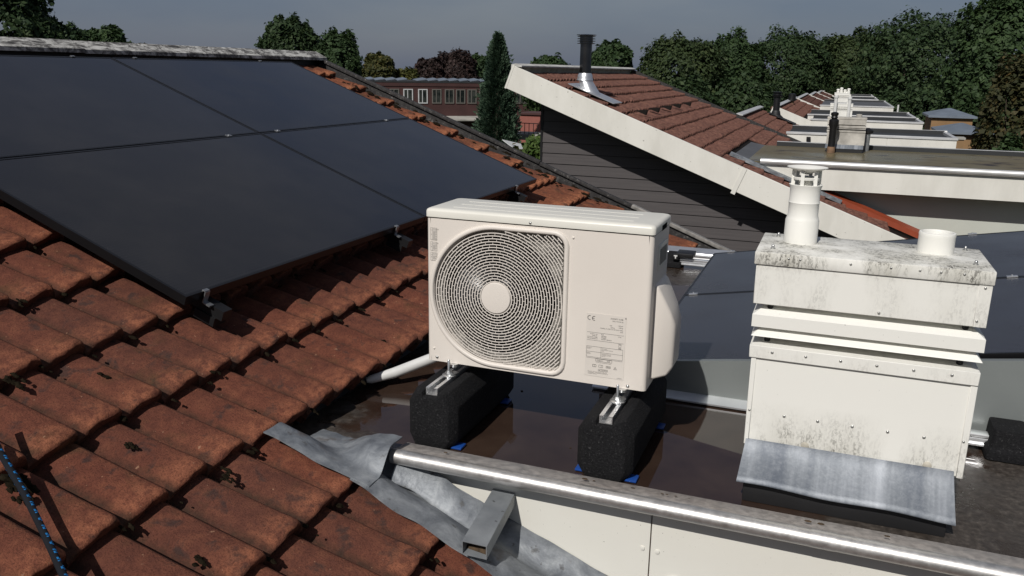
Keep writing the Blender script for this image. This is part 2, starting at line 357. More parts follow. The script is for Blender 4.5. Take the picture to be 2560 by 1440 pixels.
def rrect(x0, x1, y0, y1, r, n=5):
    p = []
    for cx, cy, a0 in ((x1-r, y1-r, 0), (x0+r, y1-r, 90), (x0+r, y0+r, 180), (x1-r, y0+r, 270)):
        for k in range(n+1):
            a = math.radians(a0+90*k/n); p.append((cx+r*math.cos(a), cy+r*math.sin(a)))
    return p

# ------------------------------------------------------------------ geometry of the pitched roofs
SL = 0.36669; CS, SN = math.cos(SL), math.sin(SL); TAN = math.tan(SL)
DOWN = Vector((CS, 0, -SN)); NRM = Vector((SN, 0, CS)); YV = Vector((0, 1, 0))
P0 = Vector((-2.0472, 0, 0.4317))-NRM*0.12           # crest plane of the clay tiles (own house)
def T(u, y, n=0.0): return P0+DOWN*u+YV*y+NRM*n
def plane_z(x, ref=P0): return ref.z-(x-ref.x)*TAN
PITCHW, GAUGE = 0.3225, 0.3235

def tile_mesh(name, detail, seed, mat):
    r = random.Random(seed)
    cut = detail == 3; detail = min(detail, 2)
    if detail == 2: half = [(0.0, -0.038), (0.012, -0.0375), (0.028, -0.030), (0.050, -0.019), (0.075, -0.009), (0.100, -0.002), (0.122, 0.002), (0.138, 0.003), (0.149, -0.001), (0.1560, -0.016)]
    else: half = [(0.0, -0.052), (0.024, -0.050), (0.046, -0.006), (0.066, 0.004), (0.122, 0.004), (0.142, -0.014)]
    prof = half + [(y+0.16125, z) for y, z in half] + [(PITCHW-0.004, -0.038)]
    if cut: prof = half
    rows = [(-0.375, -0.052), (-0.24, -0.0325), (-0.12, -0.0160), (-0.03, -0.002), (-0.012, 0.0), (-0.004, -0.003), (0.0, -0.009)] if detail == 2 else [(-0.36, -0.045), (-0.015, 0.0), (0.0, -0.004)]
    j = 0.0016 if detail == 2 else 0.0
    V = []; F = []; n = len(prof)
    wob = [r.uniform(-0.004, 0.004) for _ in prof]
    for i, (x, z) in enumerate(rows):
        for k, (y, h) in enumerate(prof):
            e = wob[k] if i >= len(rows)-3 else 0
            V.append((x+e+r.uniform(-j, j), y+r.uniform(-j, j)*0.6, z+h+r.uniform(-j, j)*0.8))
    for i in range(len(rows)-1):
        for k in range(n-1): a = i*n+k; F.append((a, a+n, a+n+1, a+1))
    # butt edge, underside lip and long sides
    b0 = (len(rows)-1)*n; base = len(V)
    for k, (y, h) in enumerate(prof): V.append((-0.012+wob[k], y, (-0.050 if detail == 2 else -0.042)+h))
    for k in range(n-1): F.append((b0+k, base+k, base+k+1, b0+k+1))
    b2 = len(V)
    for k, (y, h) in enumerate(prof): V.append((-0.06, y, (-0.052 if detail == 2 else -0.045)+h))
    for k in range(n-1): F.append((base+k, b2+k, b2+k+1, base+k+1))
    for k in (0, n-1):
        lo = len(V)
        for i, (x, z) in enumerate(rows): V.append((x, prof[k][0], z+prof[k][1]-0.022))
        for i in range(len(rows)-1): F.append((i*n+k, (i+1)*n+k, lo+i+1, lo+i))
    me = bpy.data.meshes.new(name); me.from_pydata(V, [], F); me.materials.append(M[mat])
    wa = me.attributes.new('wear', 'FLOAT', 'POINT'); da = me.attributes.new('dirt', 'FLOAT', 'POINT'); wv = [0.0]*len(V); dv = [0.0]*len(V)
    for i in range(len(rows)):
        for k in range(n):
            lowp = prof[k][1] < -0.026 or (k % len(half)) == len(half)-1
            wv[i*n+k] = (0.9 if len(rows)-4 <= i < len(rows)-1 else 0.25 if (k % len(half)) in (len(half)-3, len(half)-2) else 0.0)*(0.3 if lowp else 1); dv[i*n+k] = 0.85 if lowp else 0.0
    wa.data.foreach_set('value', wv); da.data.foreach_set('value', dv)
    bm = bmesh.new(); bm.from_mesh(me); bmesh.ops.recalc_face_normals(bm, faces=bm.faces)
    up = sum(f.normal.z for f in bm.faces if abs(f.normal.z) > 0.8)
    if up < 0: bmesh.ops.reverse_faces(bm, faces=bm.faces)
    bm.to_mesh(me); bm.free()
    me.polygons.foreach_set('use_smooth', [True]*len(me.polygons)); me.set_sharp_from_angle(angle=math.radians(48))
    return me
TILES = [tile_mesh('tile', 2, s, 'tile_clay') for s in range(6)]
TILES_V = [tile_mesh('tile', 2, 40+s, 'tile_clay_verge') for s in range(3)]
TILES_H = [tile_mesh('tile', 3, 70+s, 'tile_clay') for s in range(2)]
TILES_FAR = [tile_mesh('tile', 1, 90, 'tile_clay_far')]
BASE3 = Matrix((DOWN, YV, NRM)).transposed()
def place_tile(mesh, pos, parent, jit=1.0):
    o = bpy.data.objects.new('tile', mesh)
    R = BASE3.to_4x4() @ Matrix.Rotation(rnd.gauss(0, 0.014)*jit, 4, 'Z') @ Matrix.Rotation(rnd.gauss(0, 0.006)*jit, 4, 'X') @ Matrix.Rotation(rnd.gauss(0, 0.004)*jit, 4, 'Y')
    o.matrix_basis = Matrix.Translation(pos+DOWN*rnd.uniform(-0.006, 0.006)*jit+NRM*rnd.uniform(-0.002, 0.003)*jit) @ R
    COL.objects.link(o); o.parent = parent; return o

GZ = -6.0
# ------------------------------------------------------------------ ground
g = MB(); g.add([(-700, -300, GZ), (700, -300, GZ), (700, 1200, GZ), (-700, 1200, GZ)], [(0, 1, 2, 3)])
g.build('ground', 'grass_ground', kind='structure')

g = MB(); g.add([(-9, 6.9, GZ+0.02), (9, 6.9, GZ+0.02), (9, 12.1, GZ+0.02), (-9, 12.1, GZ+0.02)], [(0, 1, 2, 3)]); g.build('bounce_paving', 'concrete', kind='structure')  # unseen pale paving, added to bounce sunlight up onto the shaded gable wall
# ------------------------------------------------------------------ own house
house = empty('row_house', (-1.0, 3.0, GZ), 'near house with weathered red clay roof tiles and wet flat dormer roof', 'house')
b = MB()   # walls below the roof
b.prism([(-4.2, GZ), (-4.2, plane_z(-4.2)-0.16), (2.3, plane_z(2.3)-0.16), (2.3, GZ)], 'y', -2.0, 6.82)
b.build('wall', 'brick_house', house)
b = MB()
for ua, ub, ya, yb in ((-2.72, 0.36, -2.2, 6.86), (0.36, 4.8, -2.2, 2.02), (0.36, 4.8, 5.72, 6.86)):
    b.hexa([T(ua, ya, -0.15), T(ub, ya, -0.15), T(ub, yb, -0.15), T(ua, yb, -0.15)], [T(ua, ya, -0.092), T(ub, ya, -0.092), T(ub, yb, -0.092), T(ua, yb, -0.092)])
deck = b.build('pitched_roof', 'underlay', house)
YR = 1.906                              # a tile joint line
for k in range(-8, 9):
    u = 0.240+GAUGE*k
    for j in range(-8, 16):
        y0 = YR+PITCHW*j; y1 = y0+PITCHW
        if y1 > 6.90 or y0 < -0.75: continue
        if u > 0.60 and y0 > 2.0 and y0 < 5.70: continue        # the dormer stands here
        if u > 0.60 and 1.85 < y0 < 2.0: place_tile(rnd.choice(TILES_H), T(u, y0), deck); continue   # cut tile beside the lead
        if u > 1.6 and y0 > 5: continue
        if u < -1.9 and y1 < 2.3: continue
        verge = y0 > 5.75
        msh = rnd.choice(TILES_V) if verge else rnd.choice(TILES)
        t = place_tile(msh, T(u, y0), deck)
# ridge cap: lichen-stained angle trim in lengths, with dark gap below
rx0, rx1 = T(-2.70, 0, 0.040), T(-2.58, 0, 0.040)
for y0, y1, dz in ((-2.2, 0.6, 0.0), (0.61, 4.17, 0.004), (4.16, 6.90, 0.0)):
    b = MB(); b.prism([(rx0.x-0.03, rx0.z-0.17+dz), (rx0.x-0.03, rx0.z+0.012+dz), (rx0.x, rx0.z+0.024+dz), (rx1.x, rx1.z+0.012+dz), (rx1.x+0.004, rx1.z-0.012+dz), (rx0.x+0.02, rx0.z-0.004+dz), (rx0.x-0.01, rx0.z-0.17+dz)], 'y', y0, y1)
    b.build('ridge_cap', 'ridge_lichen', house)
b = MB(); b.prism([(rx0.x+0.0, rx0.z-0.25), (rx0.x+0.0, rx0.z-0.012), (rx0.x+0.045, rx0.z-0.03), (rx0.x+0.045, rx0.z-0.30)], 'y', -2.2, 6.88); b.build('ridge_board', 'black_metal', house)
# verge trim along the far edge
def verge_bar(u0, u1, mat, n0, n1, y0, y1, parent, bev=0.004):
    b = MB(); b.hexa([T(u0, y0, n0), T(u1, y0, n0), T(u1, y1, n0), T(u0, y1, n0)], [T(u0, y0, n1), T(u1, y0, n1), T(u1, y1, n1), T(u0, y1, n1)])
    return b.build('verge_trim', mat, parent, bevel=bev)
verge_bar(-2.70, -0.30, 'verge_dark', 0.006, 0.034, 6.845, 6.895, house)
verge_bar(-0.296, 0.60, 'verge_dark', 0.002, 0.030, 6.845, 6.895, house)
verge_bar(0.58, 1.62, 'verge_pale', 0.005, 0.036, 6.842, 6.895, house)
b = MB(); b.hexa([T(-2.69, 6.865, -0.25), T(4.7, 6.865, -0.25), T(4.7, 6.885, -0.25), T(-2.69, 6.885, -0.25)], [T(-2.69, 6.865, 0.003), T(4.7, 6.865, -0.003), T(4.7, 6.885, -0.003), T(-2.69, 6.885, 0.003)])
b.build('verge_board', 'verge_dark', house)

# dormer with flat roof
DY0, DY1, DX0, DX1 = 2.235, 5.70, -1.72, 2.12
b = MB(); b.box(DX0, DX1, DY0+0.004, DY1, -1.6, -0.03); dormer = b.build('dormer', 'brick_house', house)
b = MB(); n = 48     # roof sheet with slight hollows
gx = np.linspace(DX0, DX1, n); gy = np.linspace(DY0-0.03, DY1+0.03, n)
vv = [(x, y, 0.0) for y in gy for x in gx]
b.add(vv, [(j*n+i, j*n+i+1, (j+1)*n+i+1, (j+1)*n+i) for j in range(n-1) for i in range(n-1)])
b.build('flat_roof', 'wet_bitumen', dormer)
b = MB(); b.prism([(-1.74, -0.02), (-1.74, 0.12), (-1.70, 0.10), (-1.66, 0.004), (-1.66, -0.02)], 'y', DY0+0.05, DY1-0.05); b.build('upstand', 'dark_bitumen', dormer)
# rounded aluminium edge trims
def nose(name, x0, x1, yc, zc, r, flange, sgn, mat, parent):
    pr = [(yc+sgn*flange, 0.002), (yc+sgn*flange, zc+r*0.10), (yc+sgn*(flange-0.003), zc+r*0.20), (yc+sgn*0.030, zc+r*0.62), (yc+sgn*0.020, zc+r*0.72)]
    for k in range(15):
        a = math.radians(70+15.5*k); pr.append((yc+sgn*r*math.cos(a), zc+r*math.sin(a)))
    pr += [(yc+sgn*0.025, zc-r*0.6), (yc+sgn*0.035, 0.002)]
    b = MB(); b.prism(pr, 'x', x0, x1); return b.build(name, mat, parent, smooth=50)
nose('edge_trim', -1.215, 0.052, 2.160, 0.020, 0.0235, 0.100, 1, 'aluminium_trim', dormer)
nose('edge_trim', 0.056, 2.15, 2.160, 0.020, 0.0235, 0.100, 1, 'aluminium_trim', dormer)
nose('trim_joint_cover', 0.046, 0.108, 2.1602, 0.0202, 0.0245, 0.098, 1, 'aluminium_trim', dormer)
nose('edge_trim', -1.40, 2.15, 5.755, 0.020, 0.028, 0.075, -1, 'aluminium_clean', dormer)
# cheek panels under the trim
def cheek(x0, x1, zt, y0, y1, mat, name='cheek_panel', off=0.006):
    b = MB(); zb = lambda x: plane_z(x)-off
    b.prism([(x0, zb(x0)), (x1, zb(x1)), (x1, zt), (x0, zt)], 'y', y0, y1); return b.build(name, mat, dormer)
cheek(-1.17, -0.3925, -0.004, 2.222, 2.24, 'cheek_white')
cheek(-0.3885, 2.10, -0.004, 2.222, 2.24, 'cheek_white')
for x, z in ((-0.413, -0.155), (-0.368, -0.157), (-0.413, -0.40), (-0.368, -0.40)):
    b = MB(); b.loft([[(x+rr*math.cos(a), 2.222-dy, z+rr*math.sin(a)) for a in np.linspace(0, 2*math.pi, 13)[:-1]] for rr, dy in ((0.0075, 0.0), (0.0068, 0.003), (0.003, 0.004))]); b.build('rivet', 'cheek_white', dormer, smooth=60)
b = MB(); x, z = -0.312, -0.252
b.loft([[(x+rr*math.cos(a), 2.222-dy, z+rr*math.sin(a)) for a in np.linspace(0, 2*math.pi, 21)[:-1]] for rr, dy in ((0.026, 0.0), (0.025, 0.008), (0.021, 0.010))]); b.build('vent_plug', 'white_pvc', dormer, smooth=50)

# lead aprons
def smooth01(t): t = max(0, min(1, t)); return t*t*(3-2*t)
def wav(x, y): return 0.5*math.sin(x*31+y*13)+0.3*math.sin(x*67-y*41+1.3)+0.2*math.sin(x*19+y*77+0.4)
def sheet(name, fn, nu, nv, mat, parent):
    V = [fn(i/(nu-1), j/(nv-1)) for j in range(nv) for i in range(nu)]
    F = [(j*nu+i, j*nu+i+1, (j+1)*nu+i+1, (j+1)*nu+i) for j in range(nv-1) for i in range(nu-1)]
    b = MB(); b.add(V, F)
    k = len(b.v)     # give the sheet its own thickness
    b.add([(x, y, z-0.004) for x, y, z in V], [f[::-1] for f in F])
    rim = [i for i in range(nu)]+[j*nu+nu-1 for j in range(1, nv)]+[(nv-1)*nu+i for i in range(nu-2, -1, -1)]+[j*nu for j in range(nv-2, 0, -1)]
    b.f += [(rim[q], rim[(q+1) % len(rim)], rim[(q+1) % len(rim)]+k, rim[q]+k) for q in range(len(rim))]; b.mi += [0]*len(rim)
    return b.build(name, mat, parent, smooth=60)
def apron(s, t):
    x = -1.548+0.345*s; y0 = 1.955+0.035*s+0.007*math.sin(s*9); y1 = 2.275-0.07*s
    y = y0+(y1-y0)*t
    tz = plane_z(x)+0.016+0.003*wav(x, y); top = 0.016+0.052*smooth01((s-0.35)/0.5)
    k = smooth01((t-0.24)/0.42); z = tz*(1-k)+(top+0.004*wav(x*1.4, y))*k
    if s > 0.9: z -= 0.0
    z -= 0.020*math.exp(-((s-0.62)/0.18)**2-((t-0.42)/0.18)**2)
    if t > 0.8: z += -0.012*(t-0.8)/0.2*(1-s)
    return (x, y, z)
sheet('lead_apron', apron, 30, 26, 'lead_sheet', dormer)
def gutter(s, t):
    x = -1.265+1.55*s
    y0 = 1.985-0.010*math.sin(s*23)-0.03*smooth01((s-0.05)*6)+0.005*math.sin(s*51); y1 = 2.2195
    y = y0+(y1-y0)*t
    nn = 0.012*(1-smooth01((t-0.25)/0.25))-0.040*math.exp(-((t-0.70)/0.15)**2)+0.004*math.exp(-((t-0.34)/0.08)**2)*math.sin(s*9+1)+0.014*smooth01((t-0.85)/0.15)+0.0022*wav(x, y)
    return (x, y, plane_z(x)+nn)
sheet('lead_gutter', gutter, 90, 22, 'lead_sheet', dormer)
def strip(s, t):
    x = -1.20+0.36*s; y = 2.115+0.075*t+0.012*math.sin(s*7)
    return (x, y, plane_z(x)+0.012+0.03*t-0.03*(1-t)**2+0.003*wav(x*2, y))
sheet('lead_fold', strip, 24, 8, 'lead_sheet', dormer)
# zinc rain spout
def spout_pt(fx, fy, fz):
    t = fy; x = (-0.869-0.024*t)+(0.0755-0.0015*t)*fx; y = 1.93+0.29*t; z = (-0.074+0.016*t)+(-0.042)*(1-fz)
    return (x, y, z)
b = MB(); th = 0.03
for fx0, fx1, fz0, fz1 in ((0, 1, 1-0.05, 1), (0, 1, 0, 0.05), (0, th, 0.05, 0.95), (1-th, 1, 0.05, 0.95)):
    b.hexa([spout_pt(fx0, 0, fz0), spout_pt(fx1, 0, fz0), spout_pt(fx1, 1, fz0), spout_pt(fx0, 1, fz0)], [spout_pt(fx0, 0, fz1), spout_pt(fx1, 0, fz1), spout_pt(fx1, 1, fz1), spout_pt(fx0, 1, fz1)])
sp = b.build('rain_spout', 'zinc', dormer)
b = MB(); b.hexa([spout_pt(th, 0.10, 0.05), spout_pt(1-th, 0.06, 0.05), spout_pt(1-th, 1, 0.05), spout_pt(th, 1, 0.05)], [spout_pt(th, 0.22, 0.42), spout_pt(1-th, 0.16, 0.50), spout_pt(1-th, 1, 0.5), spout_pt(th, 1, 0.42)]); b.build('leaf_litter', 'compost', sp)

# ------------------------------------------------------------------ solar panels on the tiles
def PT(u, y, n): return T(u, y, 0.12+n)            # n measured from the panel glass plane
PW, PH = 1.8421, 1.13873
YC = 4.0625
def panel(name, pt, u0, u1, y0, y1, label, group, glass, fr=0.011, th=0.034):
    o = empty(name, tuple(pt(u1, (y0+y1)/2, -th)), label, 'solar panel', group)
    g_ = 0.008; u0 += g_/2; u1 -= g_/2; y0 += g_/2; y1 -= g_/2
    b = MB(); b.hexa([pt(u0+fr, y0+fr, -0.02), pt(u1-fr, y0+fr, -0.02), pt(u1-fr, y1-fr, -0.02), pt(u0+fr, y1-fr, -0.02)], [pt(u0+fr, y0+fr, -0.0015), pt(u1-fr, y0+fr, -0.0015), pt(u1-fr, y1-fr, -0.0015), pt(u0+fr, y1-fr, -0.0015)])
    gl = b.build('glass', glass, o)
    b = MB()
    for a0, a1, c0, c1 in ((u0, u0+fr, y0, y1), (u1-fr, u1, y0, y1), (u0+fr, u1-fr, y0, y0+fr), (u0+fr, u1-fr, y1-fr, y1)):
        b.hexa([pt(a0, c0, -th), pt(a1, c0, -th), pt(a1, c1, -th), pt(a0, c1, -th)], [pt(a0, c0, 0), pt(a1, c0, 0), pt(a1, c1, 0), pt(a0, c1, 0)])
    b.build('frame', 'pv_frame', o); return o
grp = 'solar panels on the red tiles'
PL = {}
for r, c, lab in ((0, 0, 'black solar panel high on the red tiles at the left edge'), (0, 1, 'black solar panel just below the ridge corner, farthest from the heat pump'),
                  (1, 0, 'large near black solar panel low on the red tiles, its corner clamp showing'), (1, 1, 'black solar panel low on the red tiles, right behind the heat pump')):
    PL[r, c] = panel('solar_panel', PT, -2*PH+r*PH, -PH+r*PH, YC-PW+c*PW, YC+c*PW, lab, grp, 'pv_glass')
def clamp(u, y, parent, kind):
    b = MB()
    def bx(a0, a1, c0, c1, n0, n1): b.hexa([PT(a0, c0, n0), PT(a1, c0, n0), PT(a1, c1, n0), PT(a0, c1, n0)], [PT(a0, c0, n1), PT(a1, c0, n1), PT(a1, c1, n1), PT(a0, c1, n1)])
    if kind == 'mid': bx(u-0.011, u+0.011, y-0.018, y+0.018, 0.0005, 0.003); bx(u-0.004, u+0.004, y-0.005, y+0.005, 0.003, 0.006); b.build('clamp', 'clamp_grey', parent); return
    s = 1 if kind == 'low' else -1
    lo, hi = sorted((u-0.010*s, u+0.004*s)); bx(lo, hi, y-0.012, y+0.012, 0.0005, 0.004)
    lo, hi = sorted((u+0.002*s, u+0.007*s)); bx(lo, hi, y-0.012, y+0.012, -0.044, 0.0005)
    lo, hi = sorted((u+0.007*s, u+0.036*s)); bx(lo, hi, y-0.012, y+0.012, -0.046, -0.041)
    b.build('clamp', 'clamp_grey', parent)
    b = MB(); bx(u-0.08, u+0.085, y+0.008, y+0.055, -0.085, -0.0465); b.build('rail_end', 'black_metal', parent)
    b = MB(); bx(u-0.03, u+0.060, y+0.002, y+0.070, -0.120, -0.0860); b.build('rail_foot', 'black_metal', parent)
for y, c in ((2.322, 0), (3.735, 0), (5.472, 1)): clamp(0.0, y, PL[1, c], 'low')
for y, c in ((3.794, 0), (4.232, 1), (5.542, 1)): clamp(-PH, y, PL[1, c], 'mid')
for y, c in ((3.785, 0), (4.256, 1), (5.507, 1)): clamp(-2*PH, y, PL[0, c], 'high')

# ------------------------------------------------------------------ heat pump outdoor unit
AX, AY, AZ = -1.236, 2.456, 0.245; AW, AD, AS = 0.758, 0.250, 0.498
hp = empty('heat_pump', (AX+AW/2, AY+AD/2, AZ), 'cream heat pump outdoor unit with round fan grille on black rubber feet', 'heat pump')
GXC, GZC, GR = 0.251, 0.248, 0.224
def outline(th, add=0.0):
    c, s = math.cos(th), math.sin(th)
    if c <= 0: return GR+add
    wx, hz, rc = 0.227+add, GR+add, 0.035+add
    t = min(wx/max(c, 1e-6), hz/max(abs(s), 1e-6)); x, z = c*t, s*t
    ccx, ccz = wx-rc, (hz-rc)*(1 if s >= 0 else -1)
    if x > ccx and abs(z) > abs(ccz):
        B = c*ccx+s*ccz; t = B+math.sqrt(max(0, B*B-(ccx*ccx+ccz*ccz-rc*rc)))
    return t
def A_(x, y, z): return (AX+x, AY+y, AZ+z)
NTH = 128; TH = [2*math.pi*(k+0.5)/NTH for k in range(NTH)]
def gloop(add, y): return [A_(GXC+outline(t, add)*math.cos(t), y, GZC+outline(t, add)*math.sin(t)) for t in TH]
def rect_loop(x0, x1, z0, z1, y):
    L = []
    for t in TH:
        c, s = math.cos(t), math.sin(t); k = []
        if c > 1e-9: k.append((x1-GXC)/c)
        if c < -1e-9: k.append((x0-GXC)/c)
        if s > 1e-9: k.append((z1-GZC)/s)
        if s < -1e-9: k.append((z0-GZC)/s)
        q = min(k); L.append(A_(GXC+q*c, y, GZC+q*s))
    return L
R0 = 0.014
# casing: wrapped sides with rounded corners + front sheet round the grille opening
b = MB(); rr = rrect(0, AW, 0, AD, R0, 6)
i0 = min(range(len(rr)), key=lambda i: (abs(rr[i][0]-(AW-R0))+abs(rr[i][1])))      # start right after the front flat
order = rr[i0:]+rr[:i0]
b.loft([[A_(x, y, z) for x, y in order] for z in (0.0, AS-0.003)], closed=False)
# front sheet: ring between grille opening and rectangle; corners of the rectangle added explicitly
b.loft([gloop(0.0, 0.0), rect_loop(R0, AW-R0, 0.0, AS-0.003, 0.0)], cap0=False, cap1=False)
b.add([A_(x, y, 0.0) for x, y in rr], [tuple(range(len(rr)))])
casing = b.build('casing', 'casing_cream', hp, smooth=35)
b = MB(); b.loft([gloop(0.017, 0.0), gloop(0.0155, -0.005), gloop(0.012, -0.0085), gloop(0.005, -0.0085), gloop(0.002, -0.006), gloop(0.0, 0.004), gloop(0.0, 0.03)], cap0=False, cap1=False)
b.build('grille_bezel', 'casing_cream', casing, smooth=50)
# lid
b = MB(); loops = []
for ins, z in ((0.0, AS), (-0.003, AS+0.001), (-0.003, AS+0.019), (-0.001, AS+0.0245), (0.004, AS+0.028), (0.012, AS+0.030)):
    loops.append([A_(x, y, z) for x, y in rrect(ins, AW-ins, ins-0.002, AD-ins, R0, 6)])
b.loft(loops); lid = b.build('lid', 'casing_lid', hp, smooth=50)
for y in (0.05, 0.115, 0.18):
    b = MB(); q = rrect(0.075, AW-0.075, y-0.0035, y+0.0035, 0.0032, 4)
    b.loft([[A_(x, yy, AS+0.0299) for x, yy in q], [A_(x, (yy-y)*0.4+y, AS+0.0311) for x, yy in q]]); b.build('lid_rib', 'casing_lid', lid, smooth=50)
# black strip standing in for the shadow in the lid seam
b = MB(); b.loft([[A_(x, y, z) for x, y in rrect(0.003, AW-0.003, 0.003, AD-0.003, R0, 5)] for z in (AS-0.006, AS+0.001)]); b.build('seam_shadow', 'coil_dark', casing)
# grille bars: rings and staggered ticks
b = MB(); STEP = 0.0094; ring = 0.0555; rings = []
while ring < 0.335: rings.append(ring); ring += STEP
def inside(r, t, m=0.001): return r < outline(t % (2*math.pi))-m
for q, r in enumerate(rings):
    n = max(64, int(r*620)); hw = 0.0015
    for k in range(n):
        t0, t1 = 2*math.pi*k/n, 2*math.pi*(k+1)/n
        if not (inside(r, t0) and inside(r, t1)): continue
        P = lambda rr_, t, y: A_(GXC+rr_*math.cos(t), y, GZC+rr_*math.sin(t))
        b.add([P(r-hw, t0, -0.004), P(r+hw, t0, -0.004), P(r+hw, t1, -0.004), P(r-hw, t1, -0.004), P(r-hw*0.6, t0, -0.0022), P(r+hw*0.6, t0, -0.0022), P(r+hw*0.6, t1, -0.0022), P(r-hw*0.6, t1, -0.0022)],
              [(0, 1, 2, 3), (0, 4, 5, 1), (3, 2, 6, 7), (1, 5, 6, 2), (0, 3, 7, 4)])
    nt_ = int(2*math.pi*rings[q//4*4]/(0.0150+0.0085*min(1, (rings[q//4*4]-0.055)/0.10)))
    for k in range(nt_):
        t = 2*math.pi*(k+0.5*(q % 2))/nt_; rm = r+STEP/2
        if not inside(rm+STEP*0.45, t): continue
        c, s = math.cos(t), math.sin(t); w = 0.0007
        def P2(rr_, o, y): return A_(GXC+rr_*c-s*o, y, GZC+rr_*s+c*o)
        b.hexa([P2(r, -w, -0.003), P2(r+STEP, -w, -0.003), P2(r+STEP, w, -0.003), P2(r, w, -0.003)], [P2(r, -w, -0.0018), P2(r+STEP, -w, -0.0018), P2(r+STEP, w, -0.0018), P2(r, w, -0.0018)])
grille = b.build('fan_grille', 'casing_cream', hp, kind='stuff')
b = MB(); b.loft([[A_(GXC+rr_*math.cos(t), y, GZC+rr_*math.sin(t)) for t in np.linspace(0, 2*math.pi, 49)[:-1]] for rr_, y in ((0.0525, 0.008), (0.0525, -0.004), (0.050, -0.0075), (0.030, -0.0095))]); b.build('grille_hub', 'casing_cream', hp, smooth=40)
# inner shroud plate with the fan throat, fan and coil
SX, SR = GXC-0.002, 0.205
b = MB(); tt = list(np.linspace(0, 2*math.pi, 65)[:-1])
circ = lambda R_, y: [A_(SX+R_*math.cos(t), y, GZC+R_*math.sin(t)) for t in TH]
b.loft([gloop(0.012, 0.030), circ(SR, 0.030), circ(SR-0.006, 0.036)], cap0=False, cap1=False); b.build('fan_shroud', 'casing_inside', hp, smooth=40)
b = MB(); b.loft([circ(SR-0.0055, 0.0362), circ(SR-0.008, 0.19)], cap0=False, cap1=False); b.build('fan_throat', 'throat_black', hp, smooth=40)
b = MB(); b.box(AX+0.02, AX+0.52, AY+0.195, AY+0.20, AZ+0.01, AZ+0.49); b.build('coil', 'coil_dark', hp)
b = MB()
for q in range(3):
    a0 = math.radians(20+120*q); nr, na = 7, 9; V = []
    for i in range(nr):
        r = 0.045+(0.182-0.045)*i/(nr-1)
        for j in range(na):
            sw = (j/(na-1)); a = a0+math.radians(95)*sw*(0.72+0.28*i/(nr-1)) - math.radians(22)*i/(nr-1)
            V.append(A_(SX+r*math.cos(a), 0.055+0.085*(1-sw)-0.01*math.sin(math.pi*sw), GZC+r*math.sin(a)))
    F = [(i*na+j, i*na+j+1, (i+1)*na+j+1, (i+1)*na+j) for i in range(nr-1) for j in range(na-1)]; b.add(V, F)
b.loft([[A_(SX+rr_*math.cos(t), y, GZC+rr_*math.sin(t)) for t in tt] for rr_, y in ((0.048, 0.15), (0.048, 0.06), (0.03, 0.05))]); b.build('fan', 'fan_grey', hp, smooth=45)
# valve cover bulge on the right-hand side, grip and lid notch
b = MB(); xs = AW
def vc(x, y0, y1, z0, z1, ztop): return [A_(x, y0, z0), A_(x, y1, z0), A_(x, y1, ztop), A_(x, (y0+y1)/2, z1), A_(x, y0, z1*0.86+ztop*0.14)]
b.loft([vc(xs-0.004, 0.055, 0.222, 0.02, 0.335, 0.335), vc(xs+0.012, 0.058, 0.220, 0.022, 0.325, 0.325), vc(xs+0.050, 0.070, 0.212, 0.034, 0.250, 0.245), vc(xs+0.066, 0.085, 0.20, 0.060, 0.205, 0.20)])
b.build('valve_cover', 'casing_cream', hp, bevel=0.010, segs=3)
b = MB(); b.box(AX+AW-0.003, AX+AW+0.004, AY+0.07, AY+0.20, AZ+0.375, AZ+0.455); grip = b.build('hand_grip', 'casing_lid', hp, bevel=0.003)
b = MB(); b.box(AX+AW+0.0035, AX+AW+0.0055, AY+0.085, AY+0.185, AZ+0.39, AZ+0.44); b.build('grip_recess', 'casing_inside', grip)
b = MB(); b.box(AX+AW-0.01, AX+AW+0.0042, AY+0.10, AY+0.17, AZ+AS-0.002, AZ+AS+0.014); b.build('lid_notch', 'coil_dark', lid)
def bolt_head(x, z, parent, r=0.006, y=0.0, mat='bolt_steel'):
    b = MB(); b.loft([[A_(x+rr_*math.cos(t), y-dy, z+rr_*math.sin(t)) for t in np.linspace(0, 2*math.pi, 13)[:-1]] for rr_, dy in ((r, -0.001), (r, 0.002), (r*0.7, 0.004), (r*0.3, 0.0048))]); b.build('screw', mat, parent, smooth=60)
bolt_head(0.365, 0.506, lid, 0.005, -0.004); bolt_head(0.036, 0.015, casing, 0.0055); bolt_head(0.701, 0.011, casing, 0.0055)
bolt_head(0.025, 0.045, casing, 0.004, 0.001, 'casing_cream'); bolt_head(0.506, 0.470, casing, 0.004, 0.001, 'casing_cream')

